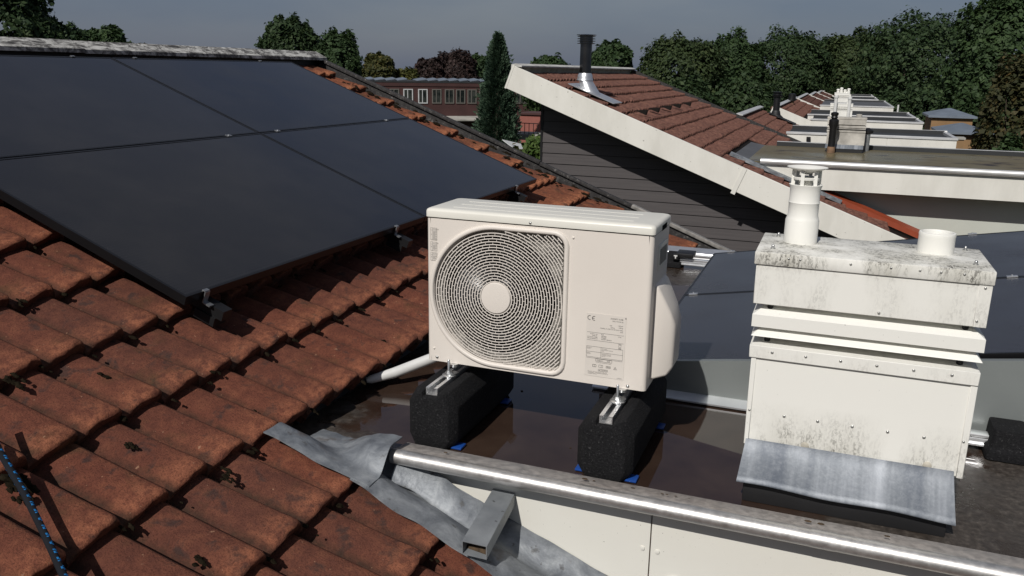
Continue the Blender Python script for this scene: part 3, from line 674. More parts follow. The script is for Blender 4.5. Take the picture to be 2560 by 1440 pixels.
# printed labels
_text_cache = {}
def text_geo(s):
    cu = bpy.data.curves.new('txt', 'FONT'); cu.body = s; cu.size = 1.0; cu.resolution_u = 2
    o = bpy.data.objects.new('txt', cu); COL.objects.link(o); dg = bpy.context.evaluated_depsgraph_get(); dg.update()
    me = bpy.data.meshes.new_from_object(o.evaluated_get(dg)); V = [tuple(v.co) for v in me.vertices]; F = [tuple(p.vertices) for p in me.polygons]
    bpy.data.objects.remove(o); bpy.data.curves.remove(cu); bpy.data.meshes.remove(me); return V, F
YP = -0.0016
def put_text(mb, s, x, z, h, align='l'):
    V, F = text_geo(s)
    if not V: return
    x0 = min(v[0] for v in V); x1 = max(v[0] for v in V); k = h/0.70; off = {'l': -x0, 'r': -x1, 'c': -(x0+x1)/2}[align]
    mb.add([A_(x+(v[0]+off)*k, YP, z+v[1]*k) for v in V], F)
def ln(mb, x0, z0, x1, z1, w=0.0006):
    if abs(x1-x0) >= abs(z1-z0): mb.box(AX+min(x0, x1), AX+max(x0, x1), AY+YP-0.0001, AY+YP+0.0001, AZ+z0-w/2, AZ+z0+w/2)
    else: mb.box(AX+x0-w/2, AX+x0+w/2, AY+YP-0.0001, AY+YP+0.0001, AZ+min(z0, z1), AZ+max(z0, z1))
def rect(mb, x0, x1, z0, z1, w=0.0006):
    ln(mb, x0, z0, x1, z0, w); ln(mb, x0, z1, x1, z1, w); ln(mb, x0, z0, x0, z1, w); ln(mb, x1, z0, x1, z1, w)
def arc(mb, cx, cz, r, a0, a1, w):
    L = np.linspace(math.radians(a0), math.radians(a1), 15)
    mb.loft([[A_(cx+(r-w/2)*math.cos(t), YP, cz+(r-w/2)*math.sin(t)), A_(cx+(r+w/2)*math.cos(t), YP, cz+(r+w/2)*math.sin(t))] for t in L], closed=False)
b = MB(); b.box(AX+0.559, AX+0.686, AY-0.0011, AY-0.0003, AZ+0.028, AZ+0.236); lab = b.build('rating_label', 'label_film', casing)
b = MB()
arc(b, 0.5695, 0.2205, 0.0066, 70, 290, 0.0017); arc(b, 0.5840, 0.2195, 0.0066, 70, 290, 0.0017); b.box(AX+0.5785, AX+0.5845, AY+YP-0.0001, AY+YP+0.0001, AZ+0.2187, AZ+0.2203)
arc(b, 0.6845, 0.230, 0.0010, 0, 360, 0.0018)
put_text(b, 'AWHPT 4 MR', 0.677, 0.2225, 0.0048, 'r'); put_text(b, '230 V AC 50 Hz', 0.677, 0.2155, 0.0036, 'r')
put_text(b, '1,98 kW', 0.677, 0.2025, 0.0032, 'r'); put_text(b, 'R32', 0.642, 0.2005, 0.0032, 'r'); put_text(b, '0,98 kg', 0.677, 0.1962, 0.0032, 'r'); put_text(b, '220 kg', 0.650, 0.1942, 0.0032, 'r')
put_text(b, 'PS (P02.) 41.5/30.1 bar (4.15/3.01 MPa)', 0.677, 0.1885, 0.0032, 'r'); put_text(b, 'IP24', 0.677, 0.1825, 0.0032, 'r')
ln(b, 0.563, 0.1735, 0.681, 0.1735); ln(b, 0.563, 0.1475, 0.681, 0.1475)
for i, (s1, s2) in enumerate((('Production date', '8/23'), ('SERIAL No.', 'GF10023'), ('CATALOG NUMBER', '7745870'), ('SERVICE REFERENCE', 'AWHPT-06/06-01'))):
    put_text(b, s1, 0.597, 0.1675-0.0052*i, 0.0026, 'r'); put_text(b, s2, 0.609, 0.1675-0.0052*i, 0.0032)
put_text(b, '34 kg', 0.668, 0.167, 0.003, 'c')
rect(b, 0.563, 0.680, 0.092, 0.127); ln(b, 0.610, 0.092, 0.610, 0.127); ln(b, 0.563, 0.1095, 0.680, 0.1095)
for x, z, s1 in ((0.5645, 0.122, 'Manufacturer'), (0.5645, 0.1185, 'Fabricant'), (0.5645, 0.1045, 'Importer'), (0.5645, 0.101, 'Importeur'), (0.6125, 0.122, 'Hermetically'), (0.6125, 0.1183, 'sealed equipment containing'), (0.6125, 0.1147, 'fluids'), (0.6125, 0.1045, 'Contains fluorinated gas'), (0.6125, 0.101, 'Contient des gaz fluores'), (0.6125, 0.0973, 'Fluorierte')):
    put_text(b, s1, x, z, 0.0022)
# crossed-out bin
rect(b, 0.6665, 0.6735, 0.134, 0.143, 0.0006); ln(b, 0.665, 0.1440, 0.675, 0.1440, 0.0008); b.box(AX+0.6655, AX+0.6745, AY+YP-0.0001, AY+YP+0.0001, AZ+0.1290, AZ+0.1310)
ln(b, 0.563, 0.0885, 0.681, 0.0885)
rect(b, 0.594, 0.647, 0.0795, 0.0875, 0.0007); put_text(b, 'Refrigerant', 0.598, 0.0818, 0.003); put_text(b, 'R32', 0.632, 0.0815, 0.0042); put_text(b, 'Contains fluorinated greenhouse gases', 0.6205, 0.0748, 0.0022, 'c')
rect(b, 0.585, 0.596, 0.0600, 0.0675, 0.0009); ln(b, 0.5905, 0.0600, 0.5905, 0.0675); rect(b, 0.605, 0.618, 0.0600, 0.0680, 0.0006); ln(b, 0.613, 0.0605, 0.613, 0.0672, 0.0008)
rect(b, 0.629, 0.643, 0.0610, 0.0670, 0.0008); ln(b, 0.631, 0.0640, 0.641, 0.0640, 0.0012)
def tri(mb, x, z, s, w):
    P = [(x-s, z), (x+s, z), (x, z+1.7*s)]; c = (x, z+0.57*s); Q = [(c[0]+(p[0]-c[0])*(1-w), c[1]+(p[1]-c[1])*(1-w)) for p in P]
    for i in range(3): mb.add([A_(p[0], YP, p[1]) for p in (P[i], P[(i+1) % 3], Q[(i+1) % 3], Q[i])], [(0, 1, 2, 3)])
    mb.box(AX+x-0.0004, AX+x+0.0004, AY+YP-0.0001, AY+YP+0.0001, AZ+z+0.25*s, AZ+z+0.95*s)
tri(b, 0.6585, 0.0590, 0.0055, 0.25)
rect(b, 0.604, 0.634, 0.0475, 0.0540, 0.0006); put_text(b, 'CAUTION', 0.6115, 0.0490, 0.0036); tri(b, 0.6080, 0.0488, 0.0022, 0.3)
for i, s1 in enumerate(('Be sure the unit is protected by a differential', 'circuit breaker. Servicing shall be performed by', 'a qualified technician.')): put_text(b, s1, 0.570, 0.0425-0.0036*i, 0.0024)
put_text(b, '7772938-01', 0.681, 0.0305, 0.0024, 'r')
b.build('label_print', 'print_black', lab)
for zt, zb, head in ((0.463, 0.4215, 'WARNING'), (0.416, 0.385, 'CAUTION'), (0.380, 0.352, 'NOTICE')):
    b = MB(); b.box(AX+0.0145, AX+0.0385, AY-0.0009, AY-0.0002, AZ+zb, AZ+zt)
    wl = b.build('warning_label', 'label_film', casing)
    b = MB(); x0, x1 = 0.0150, 0.0380
    rect(b, x0, x1, zb+0.0004, zt-0.0004, 0.0005); ln(b, x0, zt-0.0085, x1, zt-0.0085, 0.0005); ln(b, x0+0.0065, zb+0.0004, x0+0.0065, zt-0.0004, 0.0005); put_text(b, head, x0+0.0080, zt-0.0062, 0.0032)
    tri(b, x0+0.0033, (zt+zb)/2-0.003, 0.0020, 0.3)
    k = 0; zz = zt-0.0125
    while zz > zb+0.003: ln(b, x0+0.0085, zz, x1-0.0012-(0.004 if k % 3 == 2 else 0), zz, 0.0008); zz -= 0.0026; k += 1
    b.build('label_print', 'print_grey', wl)
# ------------------------------------------------------------------ rubber feet with rails
def foot(xc, label):
    o = empty('rubber_foot', (xc, 2.56, 0), label, 'support foot', 'rubber feet under the heat pump')
    y0, y1 = 2.288, 2.86
    def lp(y, k, kz=1.0):
        w0, w1, wt = 0.070*k, 0.089*k, 0.060*k
        return [(xc-w0, y, 0.004), (xc+w0, y, 0.004), (xc+w1, y, 0.035), (xc+w1, y, 0.150), (xc+wt, y, 0.2*kz), (xc+0.026, y, 0.2*kz), (xc+0.025, y, 0.182*kz), (xc-0.025, y, 0.182*kz), (xc-0.026, y, 0.2*kz), (xc-wt, y, 0.2*kz), (xc-w1, y, 0.150), (xc-w1, y, 0.035)]
    b = MB(); b.loft([lp(y0, 0.74, 0.985), lp(y0+0.030, 1.0), lp(y1-0.03, 1.0), lp(y1, 0.74, 0.985)]); b.build('rubber_block', 'rubber', o, bevel=0.004)
    # C-rail lying in the groove
    b = MB(); ra, rb, zt = 2.305, 2.85, 0.206
    b.box(xc-0.0205, xc+0.0205, ra, rb, 0.183, 0.186); b.box(xc-0.0205, xc-0.0175, ra, rb, 0.186, zt); b.box(xc+0.0175, xc+0.0205, ra, rb, 0.186, zt)
    b.box(xc-0.0205, xc-0.0085, ra, rb, zt, zt+0.0025); b.box(xc+0.0085, xc+0.0205, ra, rb, zt, zt+0.0025)
    rail = b.build('mounting_rail', 'aluminium_clean', o)
    for yb in (2.432, 2.70):
        b = MB(); b.lathe([(0.0245, 0.209), (0.0245, 0.2125), (0.020, 0.214)], (xc+0.004, yb, 0), 20); b.lathe([(0.021, 0.2145), (0.021, 0.218)], (xc+0.008, yb+0.006, 0), 20)
        b.lathe([(0.0098, 0.218), (0.0098, 0.226)], (xc+0.004, yb, 0), 6); b.lathe([(0.0045, 0.19), (0.0045, 0.264), (0.003, 0.266)], (xc+0.003, yb-0.003, 0), 10)
        b.lathe([(0.014, 0.236), (0.014, 0.2445)], (xc+0.012, yb+0.022, 0), 16)
        b.build('bolt', 'galvanised', rail, smooth=40)
    for sx, ya in ((1, 2.275), (1, 2.70), (-1, 2.285))[:2 if xc < -1 else 3]:
        x0, x1 = sorted((xc+sx*0.060, xc+sx*(0.102 if sx > 0 else 0.096))); b = MB(); b.box(x0, x1, ya+0.035, ya+0.080, 0.003, 0.010); b.build('blue_pad', 'blue_plastic', o, bevel=0.002)
foot(-1.147, 'black rubber foot under the fan side of the heat pump, near the tiles')
foot(-0.563, 'black rubber foot under the labelled side of the heat pump, nearer the chimney')

# white condensate pipe
b = MB(); b.tube([(-1.612, 2.672, 0.036), (-1.598, 2.684, 0.038), (-1.53, 2.745, 0.054), (-1.42, 2.85, 0.095), (-1.25, 2.98, 0.17), (-1.10, 2.95, 0.24)], [0.010, 0.0165, 0.021, 0.0215, 0.0215, 0.0215], 14)
b.build('drain_pipe', 'white_pvc', smooth=60, label='white drain pipe sticking out from behind the heat pump towards the tiles', cat='pipe', kind='thing')

# ------------------------------------------------------------------ chimney box with flues
def chimney(label, dx, dy, sz, detail, mats, group=None):
    X0, X1, Y0, Y1 = -0.163+dx, 0.416+dx, 2.40+dy, 2.695+dy
    o = empty('chimney', ((X0+X1)/2, (Y0+Y1)/2, 0), label, 'chimney', group); Z = lambda z: z*sz
    lo, mid, lou, top, cap_, flue_ = mats
    b = MB(); b.box(X0+0.012, X1-0.028, Y0-0.065, Y1, 0, Z(0.072)); b.build('plinth', 'rubber_smooth', o, bevel=0.004 if detail else 0)
    def sk(k, z): return [(X0-0.006-0.010*k, Y0-0.010-0.085*k, z), (X1-0.010+0.0*k, Y0-0.010-0.085*k, z), (X1-0.010+0.0*k, Y1+0.02*k, z), (X0-0.006-0.010*k, Y1+0.02*k, z)]
    if detail:
        NX = 14
        def skirt(s, t):
            x = X0+0.004+(X1-0.026-X0)*s+(s-0.5)*0.020*t; y = Y0-0.004-0.088*(t**1.3); z = 0.172-0.098*t+0.003*math.sin(s*11)*t
            return (x, y, z-0.012*s*t)
        sheet('lead_skirt', skirt, 30, 10, 'lead_skirt', o)
    else:
        b = MB(); b.loft([sk(0, Z(0.16)), sk(0.6, Z(0.08))]); b.build('lead_skirt', 'lead_skirt', o)
    b = MB(); b.box(X0, X1, Y0, Y1, Z(0.155), Z(0.424)); base = b.build('base_box', lo, o, bevel=0.002 if detail else 0, segs=1)
    if detail:
        for xa, xb in ((X0-0.002, X0+0.0115), (X1-0.0155, X1+0.0015)):
            b = MB(); b.box(xa, xb, Y0-0.0045, Y1+0.002, 0.153, 0.424); b.build('corner_trim', lo, base, bevel=0.0015, segs=1)
    b = MB(); b.box(X0-0.009, X1+0.002, Y0-0.009, Y1+0.009, Z(0.4245), Z(0.462)); b.loft([[(X0-0.006, Y0-0.006, Z(0.4615)), (X1-0.001, Y0-0.006, Z(0.4615)), (X1-0.001, Y1+0.006, Z(0.4615)), (X0-0.006, Y1+0.006, Z(0.4615))], [(X0+0.05, Y0+0.05, Z(0.474)), (X1-0.05, Y0+0.05, Z(0.474)), (X1-0.05, Y1-0.05, Z(0.474)), (X0+0.05, Y1-0.05, Z(0.474))]])
    band = b.build('collar', mid, o, bevel=0.0015 if detail else 0, segs=1)
    b = MB(); b.box(X0+0.075, X1-0.075, Y0+0.075, Y1-0.075, Z(0.46), Z(0.60)); b.build('flue_core', 'coil_dark', o)
    for x in (X0+0.035, X1-0.045):
        b = MB(); b.lathe([(0.0085, Z(0.462)), (0.0085, Z(0.60))], (x, Y0+0.03, 0), 10); b.lathe([(0.0085, Z(0.462)), (0.0085, Z(0.60))], (x, Y1-0.03, 0), 10); b.build('spacer_post', 'black_metal', o)
    def ring(x0, x1, y0, y1, z): return [(x0, y0, z), (x1, y0, z), (x1, y1, z), (x0, y1, z)]
    b = MB(); b.loft([ring(X0-0.008, X1+0.002, Y0-0.012, Y1+0.012, Z(0.491)), ring(X0-0.006, X1, Y0-0.010, Y1+0.010, Z(0.494)), ring(X0+0.02, X1-0.02, Y0+0.022, Y1-0.022, Z(0.5145)), ring(X0+0.02, X1-0.02, Y0+0.022, Y1-0.022, Z(0.510))]); b.build('louvre', lou, o)
    b = MB(); b.loft([ring(X0-0.010, X1+0.002, Y0-0.006, Y1+0.006, Z(0.517)), ring(X0-0.010, X1+0.002, Y0-0.006, Y1+0.006, Z(0.5525)), ring(X0+0.025, X1-0.03, Y0+0.04, Y1-0.04, Z(0.5745))]); b.build('louvre', lou, o)
    b = MB(); b.box(X0-0.012, X1-0.003, Y0, Y1, Z(0.5825), Z(0.70)); tb = b.build('top_box', top, o, bevel=0.002 if detail else 0, segs=1)
    if detail: b = MB(); b.box(X1-0.033, X1-0.0015, Y0-0.002, Y1+0.001, 0.583, 0.70); b.build('corner_trim', top, tb, bevel=0.001, segs=1)
    b = MB(); b.box(X0-0.018, X1+0.002, Y0-0.006, Y1+0.012, Z(0.698), Z(0.7345)); cp = b.build('cap', cap_, o, bevel=0.003 if detail else 0, segs=2)
    zt = Z(0.7345)
    if detail:
        fx, fy = -0.071+dx, 2.595+dy
        b = MB(); b.lathe([(0.0475, 0.0), (0.0475, 0.066), (0.0455, 0.072), (0.0425, 0.082), (0.0425, 0.115), (0.0445, 0.119), (0.0425, 0.124), (0.0425, 0.150), (0.0435, 0.160), (0.046, 0.168), (0.047, 0.171), (0.041, 0.172), (0.040, 0.150)], (fx, fy, zt), 32, cap1=False); fl = b.build('flue_pipe', flue_, o, smooth=40)
        b = MB(); b.lathe([(0.037, 0.160), (0.037, 0.168), (0.034, 0.169)], (fx, fy, zt), 24); b.lathe([(0.0385, 0.186), (0.0395, 0.192), (0.036, 0.193)], (fx, fy, zt), 24)
        for k in range(6):
            a = math.radians(60*k+15); b.box(fx+0.037*math.cos(a)-0.005, fx+0.037*math.cos(a)+0.005, fy+0.037*math.sin(a)-0.005, fy+0.037*math.sin(a)+0.005, zt+0.165, zt+0.213)
        b.lathe([(0.022, 0.168), (0.018, 0.184), (0.004, 0.19)], (fx, fy, zt), 16); b.build('cowl_cage', flue_, fl, smooth=40)
        b = MB(); b.lathe([(0.004, 0.200), (0.030, 0.210), (0.056, 0.219), (0.057, 0.2215), (0.054, 0.221), (0.030, 0.2135), (0.004, 0.205)], (fx, fy, zt), 36); b.build('cowl_plate', flue_, fl, smooth=40)
        sx_, sy_ = 0.293+dx, 2.612+dy
        b = MB(); b.lathe([(0.048, 0.0), (0.0475, 0.045), (0.0485, 0.052), (0.047, 0.0565), (0.042, 0.0575), (0.0395, 0.054), (0.039, 0.0)], (sx_, sy_, zt), 32, cap0=False, cap1=False); st_ = b.build('flue_stub', flue_, o, smooth=40)
        b = MB(); b.lathe([(0.0385, 0.004), (0.0385, 0.010)], (sx_, sy_, zt), 24); b.build('stub_opening', 'coil_dark', st_)
        for x, y in ((-0.138, 2.455), (-0.136, 2.655), (0.377, 2.672), (0.378, 2.468)):
            b = MB(); b.lathe([(0.0075, 0.0), (0.0075, 0.002), (0.0045, 0.0022), (0.0045, 0.009), (0.003, 0.012), (0.001, 0.013)], (x+dx, y+dy, zt), 10); b.build('cap_bolt', 'bolt_steel', cp, smooth=40)
        def scr(x, z, y, par, r, mat): 
            b = MB(); b.loft([[(x+q*math.cos(t), y-d, z+q*math.sin(t)) for t in np.linspace(0, 2*math.pi, 11)[:-1]] for q, d in ((r, -0.001), (r, 0.0015), (r*0.65, 0.003), (r*0.3, 0.0034))]); b.build('screw', mat, par, smooth=60)
        for x in (-0.109, -0.018, 0.074, 0.167, 0.259, 0.352): scr(x+dx, 0.447, Y0-0.009, band, 0.0042, 'bolt_steel')
        for x in (-0.059, 0.033, 0.125, 0.217, 0.309): scr(x+dx, 0.256, Y0, base, 0.0046, 'bolt_steel')
        for x, z in ((-0.157, 0.262), (0.405, 0.262)): scr(x+dx, z, Y0-0.0045, base, 0.0036, 'bolt_steel')
        for x in (0.006, 0.327): scr(x+dx, 0.175, Y0, base, 0.0115, 'rubber_plug')
        for x in (-0.09, -0.06, 0.07, 0.17, 0.24, 0.29, 0.345): scr(x+dx, 0.722, Y0-0.006, cp, 0.0034, 'bolt_steel')
        for x, z in ((0.398, 0.69), (0.390, 0.60), (0.155, 0.595)): scr(x+dx, z, Y0-0.002, tb, 0.0036, 'bolt_steel')
    else:
        b = MB(); b.lathe([(0.045, 0), (0.045, 0.05), (0.035, 0.05), (0.035, 0.0)], (X0+0.46, Y0+0.2, zt), 12, cap0=False); b.build('flue_stub', flue_, o, smooth=40)
    return o
chimney('large white chimney box with louvres, lead skirt and two flues on the wet flat roof', 0, 0, 1.0, True, ('chimney_low', 'chimney_mid', 'chimney_louvre', 'chimney_top', 'chimney_cap', 'flue_white'))

# ------------------------------------------------------------------ solar array on the flat roof
FT = math.radians(9.6); FC, FS = math.cos(FT), math.sin(FT)
def FP(u, y, n): return Vector((-0.664+u*FC-n*FS, y, 0.096+u*FS+n*FC))
arr = 'solar panels lying on the flat roof'
fp1 = panel('solar_panel', FP, 0, PW, 3.125, 3.125+PH, 'tilted black solar panel on the flat roof behind the chimney, nearer one of two', arr, 'pv_glass_flat')
fp2 = panel('solar_panel', FP, 0, PW, 3.125+PH, 3.125+2*PH, 'tilted black solar panel at the far end of the wet flat roof', arr, 'pv_glass_flat')
def fclamp(u, y, par):
    b = MB(); P = lambda a, c, n: FP(a, c, n)
    b.hexa([P(u-0.022, y-0.012, 0.0005), P(u+0.022, y-0.012, 0.0005), P(u+0.022, y+0.012, 0.0005), P(u-0.022, y+0.012, 0.0005)], [P(u-0.022, y-0.012, 0.005), P(u+0.022, y-0.012, 0.005), P(u+0.022, y+0.012, 0.005), P(u-0.022, y+0.012, 0.005)])
    c = P(u, y, 0.005); b.lathe([(0.004, 0), (0.004, 0.006)], c, 8); b.build('clamp', 'aluminium_clean', par)
for u in (0.055, 1.49): fclamp(u, 3.125+PH, fp2)
for u in (0.11, 1.47): fclamp(u, 3.125+2*PH, fp2)
mt = empty('panel_mount', (0.2, 3.05, 0), 'grey sheet metal wind plate and rails carrying the flat roof solar panels', 'panel mount')
b = MB(); zt = lambda x: 0.146+(x+0.478)*0.1432
b.prism([(-0.78, 0.028), (-0.78, zt(-0.78)), (1.25, zt(1.25)), (1.25, 0.028)], 'y', 3.062, 3.066)
b.hexa([(-0.78, 3.062, zt(-0.78)), (1.25, 3.062, zt(1.25)), (1.25, 3.098, zt(1.25)-0.004), (-0.78, 3.098, zt(-0.78)-0.004)], [(-0.78, 3.062, zt(-0.78)+0.004), (1.25, 3.062, zt(1.25)+0.004), (1.25, 3.098, zt(1.25)), (-0.78, 3.098, zt(-0.78))])
b.build('wind_plate', 'baffle_grey', mt)
b = MB(); b.prism([(3.02, 0.006), (3.02, 0.012), (3.058, 0.03), (3.062, 0.03), (3.062, 0.006)], 'x', -0.80, 0.47); b.build('foot_strip', 'aluminium_clean', mt)
for y0 in (2.985, 5.30):
    b = MB(); b.box(-0.93 if y0 > 5 else 0.42, 1.25 if y0 > 5 else 1.3, y0, y0+0.04, 0.05, 0.062); b.box(-0.93 if y0 > 5 else 0.42, 1.25 if y0 > 5 else 1.3, y0+0.002, y0+0.038, 0.030, 0.048); b.box(-0.93 if y0 > 5 else 0.42, 1.25 if y0 > 5 else 1.3, y0-0.006, y0+0.046, 0.022, 0.030); b.build('rail', 'aluminium_clean', mt, bevel=0.002)
for x, y, w, h in ((-0.955, 5.285, 0.095, 0.085), (0.575, 2.93, 0.115, 0.105)):
    b = MB(); b.loft([[(px, py, z) for px, py in rrect(x-k, x+w+k, y-k, y+0.13+k, 0.015, 3)] for z, k in ((0.003, 0.012), (0.035, 0.010), (0.045, 0.0), (h, -0.003))]); b.build('ballast_block', 'rubber', mt, bevel=0.003)
b = MB(); b.box(-0.885, -0.775, 5.272, 5.405, 0.072, 0.10); b.box(-0.90, -0.865, 5.26, 5.285, 0.058, 0.094); b.build('rail_bracket', 'black_metal', mt, bevel=0.003)
b = MB(); b.box(-0.893, -0.871, 5.257, 5.262, 0.082, 0.089); b.box(-0.8855, -0.8785, 5.257, 5.262, 0.068, 0.082); b.build('bracket_screw', 'white_pvc', mt)

# ------------------------------------------------------------------ rope on the tiles
pts = []; CTRL = [(-1.99, 1.40, 0.05), (-1.884, 1.356, 0.03), (-1.744, 1.300, 0.028), (-1.619, 1.242, 0.026), (-1.497, 1.181, 0.028), (-1.36, 1.10, 0.035)]
for i in range(len(CTRL)-1):
    for k in range(14):
        t = k/14; p = Vector(CTRL[i][:2]).lerp(Vector(CTRL[i+1][:2]), t); pts.append(Vector((p.x, p.y, plane_z(p.x)+CTRL[i][2]*(1-t)+CTRL[i+1][2]*t-0.008)))
b = MB(); fine = []
for i in range(len(pts)-1):
    for k in range(3): fine.append(pts[i].lerp(pts[i+1], k/3))
NS = 12; b.tube(fine, 0.0088, NS)
for q in range(len(b.f)):
    i, j = divmod(q, NS)
    if i < len(fine)-1 and ((i//4+(j//3)) % 2 == 0) and (i+j) % 3 != 0 and (i//4) % 2 == 0: b.mi[q] = 1
b.build('rope', ['rope_black', 'rope_blue'], smooth=60, label='black and blue braided safety rope lying across the near tiles', cat='rope', kind='thing')

# ------------------------------------------------------------------ moss cushions and dirt
def blob_mesh(n, spread):
    b = MB(); return b
def add_blob(b, p, r, flat=0.55, seed=0):
    rr_ = random.Random(seed); nu, nv = 9, 6; V = []
    ph = [rr_.uniform(0, 6.28) for _ in range(4)]
    for j in range(nv):
        th = math.pi*0.5*j/(nv-1)
        for i in range(nu):
            a = 2*math.pi*i/nu; k = 1+0.28*math.sin(2*a+ph[0])+0.20*math.sin(5*a+ph[1]+j)+rr_.uniform(-0.15, 0.15)
            V.append(Vector((0, 0, 0))+DOWN*(r*1.3*k*math.cos(th)*math.cos(a))+YV*(r*0.8*k*math.cos(th)*math.sin(a))+NRM*(r*flat*math.sin(th)*(1+rr_.uniform(-0.3, 0.3))-0.008)+p)
    F = [(j*nu+i, j*nu+(i+1) % nu, (j+1)*nu+(i+1) % nu, (j+1)*nu+i) for j in range(nv-1) for i in range(nu)]; b.add(V, F)
b = MB(); mr = random.Random(5)
SPOTS = [(0.30, 1.34, 0.040), (0.33, 1.315, 0.032), (0.05, 1.34, 0.036), (0.02, 1.30, 0.03), (-0.05, 1.62, 0.032), (0.60, 1.76, 0.022), (0.62, 1.74, 0.02), (0.78, 1.45, 0.022), (0.50, 2.86, 0.030), (-0.40, 1.93, 0.022), (-0.66, 2.0, 0.024), (0.06, 1.83, 0.018), (0.24, 2.13, 0.02), (0.36, 1.65, 0.02)]
for i, (u, y, r) in enumerate(SPOTS):
    for q in range(7): add_blob(b, T(u+mr.uniform(-0.8, 0.8)*r, y+mr.uniform(-0.6, 0.6)*r, -0.012), r*mr.uniform(0.22, 0.45), 0.6, i*10+q)
for i in range(210):
    k = mr.randint(-3, 5); j = mr.randint(-3, 12); u = 0.24+GAUGE*k; y = YR+0.16125*j
    if u > 0.6 and y > 2.0: continue
    add_blob(b, T(u+mr.uniform(0.0, 0.05) if mr.random() < 0.7 else u-mr.uniform(0.02, 0.25), y+mr.uniform(-0.012, 0.02), -0.022), mr.uniform(0.004, 0.013), 0.6, 300+i)
for i in range(60):
    u = -2.35+mr.random()*3.2; add_blob(b, T(u, 6.68+mr.uniform(-0.15, 0.14), -0.012), mr.uniform(0.010, 0.03), 0.6, 700+i)
b.build('moss', 'moss', smooth=80, kind='stuff', label='dark moss cushions in the joints of the clay tiles', cat='moss')
b = MB()
for i in range(150):
    x, y = mr.uniform(-1.4, 1.5), mr.uniform(2.27, 5.5); r = mr.uniform(0.002, 0.006); a0 = mr.uniform(0, 6)
    b.loft([[(x+r*k*math.cos(a0+a), y+r*k*0.7*math.sin(a0+a), z) for a in (0, 1.1, 2.3, 3.3, 4.4, 5.4)] for k, z in ((1, 0.001), (0.8, r*0.5), (0.3, r*0.7))])
for i in range(30):
    x = mr.uniform(-1.15, 2.0); y = mr.uniform(2.19, 2.26); r = mr.uniform(0.002, 0.007); zb = 0.05-(y-2.19)*0.55
    b.loft([[(x+r*k*1.8*math.cos(a), y+r*k*0.8*math.sin(a), zb+z) for a in (0, 1.1, 2.3, 3.3, 4.4, 5.4)] for k, z in ((1, 0.0), (0.8, r*0.4), (0.3, r*0.5))])
b.build('roof_debris', 'compost', kind='stuff', label='small dark leaf crumbs scattered over the wet flat roof', cat='debris')

# ------------------------------------------------------------------ the row of neighbouring houses
PB = Vector((-4.355, 0, 1.252))                     # barge-top plane shared by the whole row
def bz(x): return PB.z-(x-PB.x)*TAN
def BT(u, y, n=0.0): return PB+DOWN*u+YV*y+NRM*n     # u down the slope from the tall ridge
def ux(x): return (x-PB.x)/CS
def neighbour(label, y0, y1, xr, wall_mat='brick_house'):
    o = empty('row_house', (0, (y0+y1)/2, GZ), label, 'house', 'terraced houses of the row')
    b = MB(); b.prism([(xr+0.32, GZ), (xr+0.32, bz(xr+0.32)-0.26), (2.35, bz(2.35)-0.26), (2.35, GZ)], 'y', y0+0.54, y1-0.02); b.build('wall', wall_mat, o)
    b = MB(); u0, u1 = ux(xr), ux(2.75)
    b.hexa([BT(u0, y0+0.03, -0.20), BT(u1, y0+0.03, -0.20), BT(u1, y1, -0.20), BT(u0, y1, -0.20)], [BT(u0, y0+0.03, -0.075), BT(u1, y0+0.03, -0.075), BT(u1, y1, -0.075), BT(u0, y1, -0.075)])
    return o, b.build('pitched_roof', 'underlay', o)
def tiles_on(deck, y0, y1, ranges, nlev=-0.02):
    ny = int((y1-y0)/PITCHW)
    for j in range(ny):
        ya = y0+PITCHW*j
        umax = 0
        for r0, r1, um in [q[:3] for q in ranges]:
            if r0 <= ya+PITCHW/2 < r1: umax = um
        k = 0; u = ranges[0][3] if len(ranges[0]) > 3 else GAUGE
        while u < umax: place_tile(TILES_FAR[0], BT(u, ya, nlev), deck, 1.3); u += 0.300
def barge(o, y, x0, x1, h, joints=(), mat='fascia_white', th=0.045):
    xs = [x0]+list(joints)+[x1]
    for a, c in zip(xs[:-1], xs[1:]):
        u0, u1 = ux(a)+0.002, ux(c)-0.002; b = MB()
        b.hexa([BT(u0, y-th, -h), BT(u1, y-th, -h), BT(u1, y, -h), BT(u0, y, -h)], [BT(u0, y-th, 0.0), BT(u1, y-th, 0.0), BT(u1, y, 0.0), BT(u0, y, 0.0)]); b.build('barge_board', mat, o, bevel=0.004, segs=1)
def ridge(o, y0, y1, x, mat):
    b = MB(); b.prism([(x-0.05, bz(x)-0.16), (x-0.05, bz(x)+0.02), (x+0.02, bz(x)+0.035), (x+0.11, bz(x)+0.005), (x+0.11, bz(x)-0.015), (x, bz(x)-0.01)], 'y', y0, y1); b.build('ridge_cap', mat, o)
